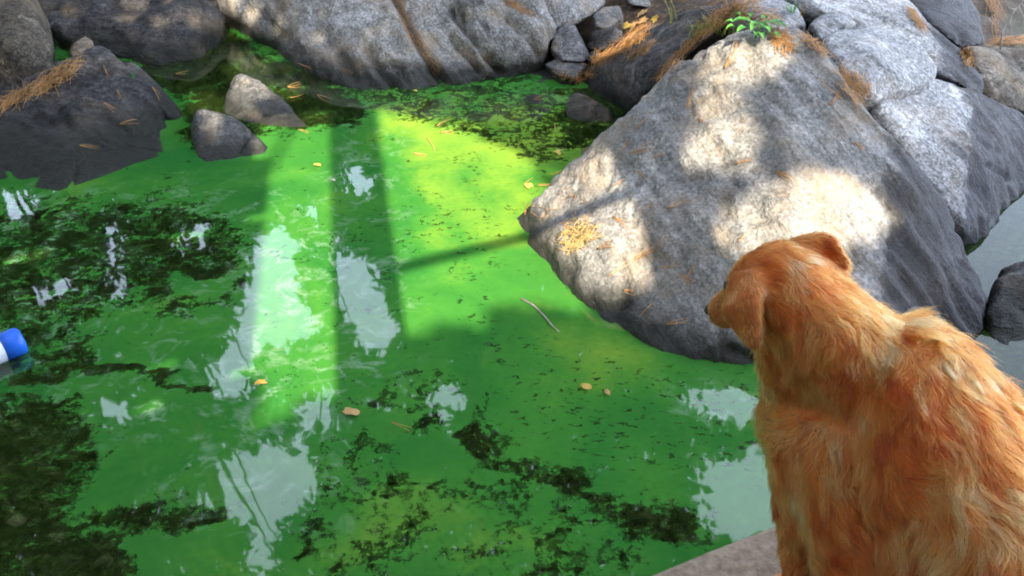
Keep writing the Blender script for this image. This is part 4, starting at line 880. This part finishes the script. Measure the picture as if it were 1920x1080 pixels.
def leaf_mesh(label, px_, py_, size, ang, mat, group=None, name='fallen_leaf', lobes=0):
    p, nn = hit(px_, py_); nn = np.array(nn) if nn[2] > 0 else np.array([0, 0, 1.0])
    t1 = np.cross(nn, [math.sin(ang), math.cos(ang), 0.1]); t1 /= np.linalg.norm(t1); t2 = np.cross(nn, t1)
    V, F, n = [p + nn * 0.012], [], 14
    for k in range(n):
        th = 2 * math.pi * k / n; rr = size * (1 + (0.22 * (-1) ** k if lobes else 0.16 * rng.normal()))
        V.append(p + t1 * rr * math.cos(th) + t2 * rr * 0.62 * math.sin(th) + nn * (0.006 + 0.25 * size * abs(math.sin(th)) ** 2))
    F = [(0, 1 + k, 1 + (k + 1) % n) for k in range(n)]
    return tag(mesh_obj(name, V, F, mat), label, 'leaf', group)
for a_ in [('small yellow leaf floating in the sunlit strip', 596, 312, 0.022, 0.3, M_leaf_y), ('orange-tan leaf floating low in the middle of the pond', 658, 776, 0.028, 0.1, M_leaf_b), ('yellow leaf floating beside the left sunlit edge', 490, 720, 0.020, -0.4, M_leaf_y),
           ('tiny white petal floating on the column of shade', 625, 340, 0.012, 0.4, M_twig), ('yellow leaf floating by the tip of the huge boulder', 990, 350, 0.030, 1.3, M_leaf_y), ('olive leaf floating among dark flecks', 1098, 728, 0.022, 0.5, M_leaf_y),
           ('brown leaf floating among dark flecks', 1138, 738, 0.016, 1.0, M_leaf_b), ('small yellow leaf floating at the foot of the grooved slab', 778, 172, 0.018, 0.6, M_leaf_y), ('yellow leaf floating off the far bank', 1045, 288, 0.026, 1.2, M_leaf_y)]:
    leaf_mesh(*a_)
for a_ in [('bright orange dead leaf on the needle drift', 1172, 52, 0.050, 0.4, M_leaf_y), ('curled tan dead leaf at the top of the needle drift', 1205, 42, 0.050, 0.9, M_leaf_b), ('pale yellow dead leaf beside the grass at the top', 1230, 36, 0.040, 1.8, M_leaf_y), ('tan dead leaf below the bright orange one', 1190, 50, 0.040, 2.4, M_leaf_b), ('thin brown dead leaf lying above the tan ones', 1205, 27, 0.040, 0.1, M_leaf_b)]:
    leaf_mesh(*a_, lobes=1)

def blades(name, label, px_, py_, n, hgt, spread, mat, lean=0.5, wdt=0.004):
    p, nn = hit(px_, py_); root = empty(name, tuple(p))
    for k in range(n):
        a_ = rng.uniform(0, 2 * math.pi); hh = hgt * rng.uniform(0.5, 1.1); t = np.linspace(0, 1, 6)
        b0 = rng.normal(size=2) * spread * 0.35
        ln = np.stack([b0[0] + math.cos(a_) * lean * hh * t ** 2, b0[1] + math.sin(a_) * lean * hh * t ** 2, -0.02 + hh * (t - 0.25 * t ** 3)], 1)
        V, F = [], []
        for i in range(6):
            s_ = np.array([-math.sin(a_), math.cos(a_), 0]) * wdt * (1 - 0.9 * t[i]); V += [ln[i] - s_, ln[i] + s_]
        F = [(2 * i, 2 * i + 1, 2 * i + 3, 2 * i + 2) for i in range(5)]
        mesh_obj('blade', V, F, mat, root)
    return tag(root, label, 'grass')
blades('grass_tuft', 'yellow-green grass tuft on the left of the boulder crest', 1322, 62, 40, 0.13, 0.10, M_grass)
blades('grass_tuft', 'short mossy grass tuft in the middle of the needle mat', 1352, 50, 34, 0.08, 0.14, M_grass)
blades('grass_tuft', 'thin dry grass blades rising between rocks at the top', 1260, 40, 7, 0.24, 0.06, M_grass, 0.9, 0.003)
blades('grass_tuft', 'small green sprout in the cleft right of the crest', 1486, 24, 12, 0.09, 0.04, M_herb)
blades('grass_tuft', 'two thin straws standing beside the small sprout', 1503, 35, 4, 0.14, 0.03, M_leaf_b, 0.25, 0.0025)
blades('grass_tuft', 'few green blades on the dark left boulder', 250, 145, 6, 0.07, 0.03, M_herb)
# the green seedling on the crest
p, nn = hit(1415, 72); root = empty('seedling', tuple(p))
V, F = tube(np.array([[0, 0, -0.02], [0.005, 0, 0.04], [0.01, 0.0, 0.075]]), [0.003, 0.0025, 0.0015], 6); mesh_obj('stem', V, F, M_herb, root)
for k in range(24):
    a_ = k * 2.4; d = np.array([math.cos(a_), math.sin(a_), 0.0]); s_ = np.array([-d[1], d[0], 0]); L_ = 0.048 * rng.uniform(0.7, 1.2); r0 = 0.005 + 0.085 * (k % 5) / 4; z = 0.025 + 0.05 * rng.random()
    b0 = d * r0 + v3(0, 0, z)
    V = [b0, b0 + d * L_ * 0.35 + s_ * L_ * 0.32 + v3(0, 0, 0.012), b0 + d * L_ * 0.5 + v3(0, 0, 0.006), b0 + d * L_ * 0.35 - s_ * L_ * 0.32 + v3(0, 0, 0.012), b0 + d * L_ * 0.75 + s_ * L_ * 0.2 + v3(0, 0, 0.006), b0 + d * L_ - v3(0, 0, 0.008), b0 + d * L_ * 0.75 - s_ * L_ * 0.2 + v3(0, 0, 0.006)]
    mesh_obj('leaf', V, [(0, 2, 1), (0, 3, 2), (1, 2, 5, 4), (2, 3, 6, 5)], M_herb, root)
tag(root, 'small leafy green seedling on the crest of the huge boulder', 'plant')
# bleached twig at the top right corner
mb = MB(); base = Q(1878, 88, 4.75)
def qq(a_, b_, y): return Q(a_, b_, y)
for line, r in [([(1876, 92), (1880, 55), (1898, 25), (1915, 5), (1935, -20)], 0.006), ([(1898, 25), (1893, 45), (1896, 60)], 0.0035), ([(1910, 12), (1918, 30), (1912, 50)], 0.0035), ([(1905, 18), (1890, 15)], 0.003), ([(1915, 5), (1926, 20), (1924, 40)], 0.003), ([(1880, 55), (1884, 70)], 0.003), ([(1825, 140), (1850, 125), (1868, 112)], 0.003)]:
    pts = np.array([qq(x, y, 4.55) for x, y in line]); mb.add(*tube(pts, np.linspace(r, r * 0.5, len(pts)), 6))
tag(mb.build('twig', M_twig, None, True), 'bleached branching twig hanging in the top right corner', 'twig')
mb = MB(); pts = np.array([P(x, y, 0.004) for x, y in [(978, 560), (1000, 572), (1020, 592), (1035, 610), (1048, 622)]]); mb.add(*tube(pts, np.linspace(0.004, 0.002, 5), 6))
tag(mb.build('stick', plain_mat('reddish_stick', (0.20, 0.10, 0.09), (0.40, 0.34, 0.32), 30, 0.6), None, True), 'thin curved reddish grey stick floating near the huge boulder', 'stick')
# floating can with a blue end at the left edge
M_blue = plain_mat('blue_print', (0.01, 0.10, 0.62), (0.02, 0.17, 0.80), 20, 0.35, 0.5, 0); M_alu = plain_mat('bottle_white', (0.50, 0.52, 0.56), (0.78, 0.80, 0.84), 35, 0.3, 0.6, 0.3)
c0 = P(6, 652, 0.03); ax = P(32, 645, 0.018) - P(-10, 662, 0.018); ax[2] = 0.0; ax /= np.linalg.norm(ax); sd = np.array([-ax[1], ax[0], 0])
root = empty('plastic_bottle', tuple(c0))
def lathe(profile, mat, name):
    V, F, n = [], [], 24
    for x, r in profile:
        for k in range(n):
            th = 2 * math.pi * k / n; V.append(ax * x + (sd * math.cos(th) + v3(0, 0, 1) * math.sin(th)) * r)
    for i in range(len(profile) - 1):
        for k in range(n): F.append((i * n + k, i * n + (k + 1) % n, (i + 1) * n + (k + 1) % n, (i + 1) * n + k))
    F.append(tuple(range(n))[::-1]); F.append(tuple((len(profile) - 1) * n + k for k in range(n)))
    return mesh_obj(name, V, F, mat, root)
lathe([(-0.20, 0.030), (-0.18, 0.045), (-0.08, 0.050), (-0.077, 0.0475), (-0.065, 0.050), (-0.006, 0.051)], M_alu, 'body')
lathe([(-0.0055, 0.0518), (0.045, 0.0518), (0.056, 0.050), (0.064, 0.044), (0.066, 0.034), (0.060, 0.030)], M_blue, 'blue_end')
tag(root, 'white bottle with a bright blue end floating at the left edge', 'bottle')
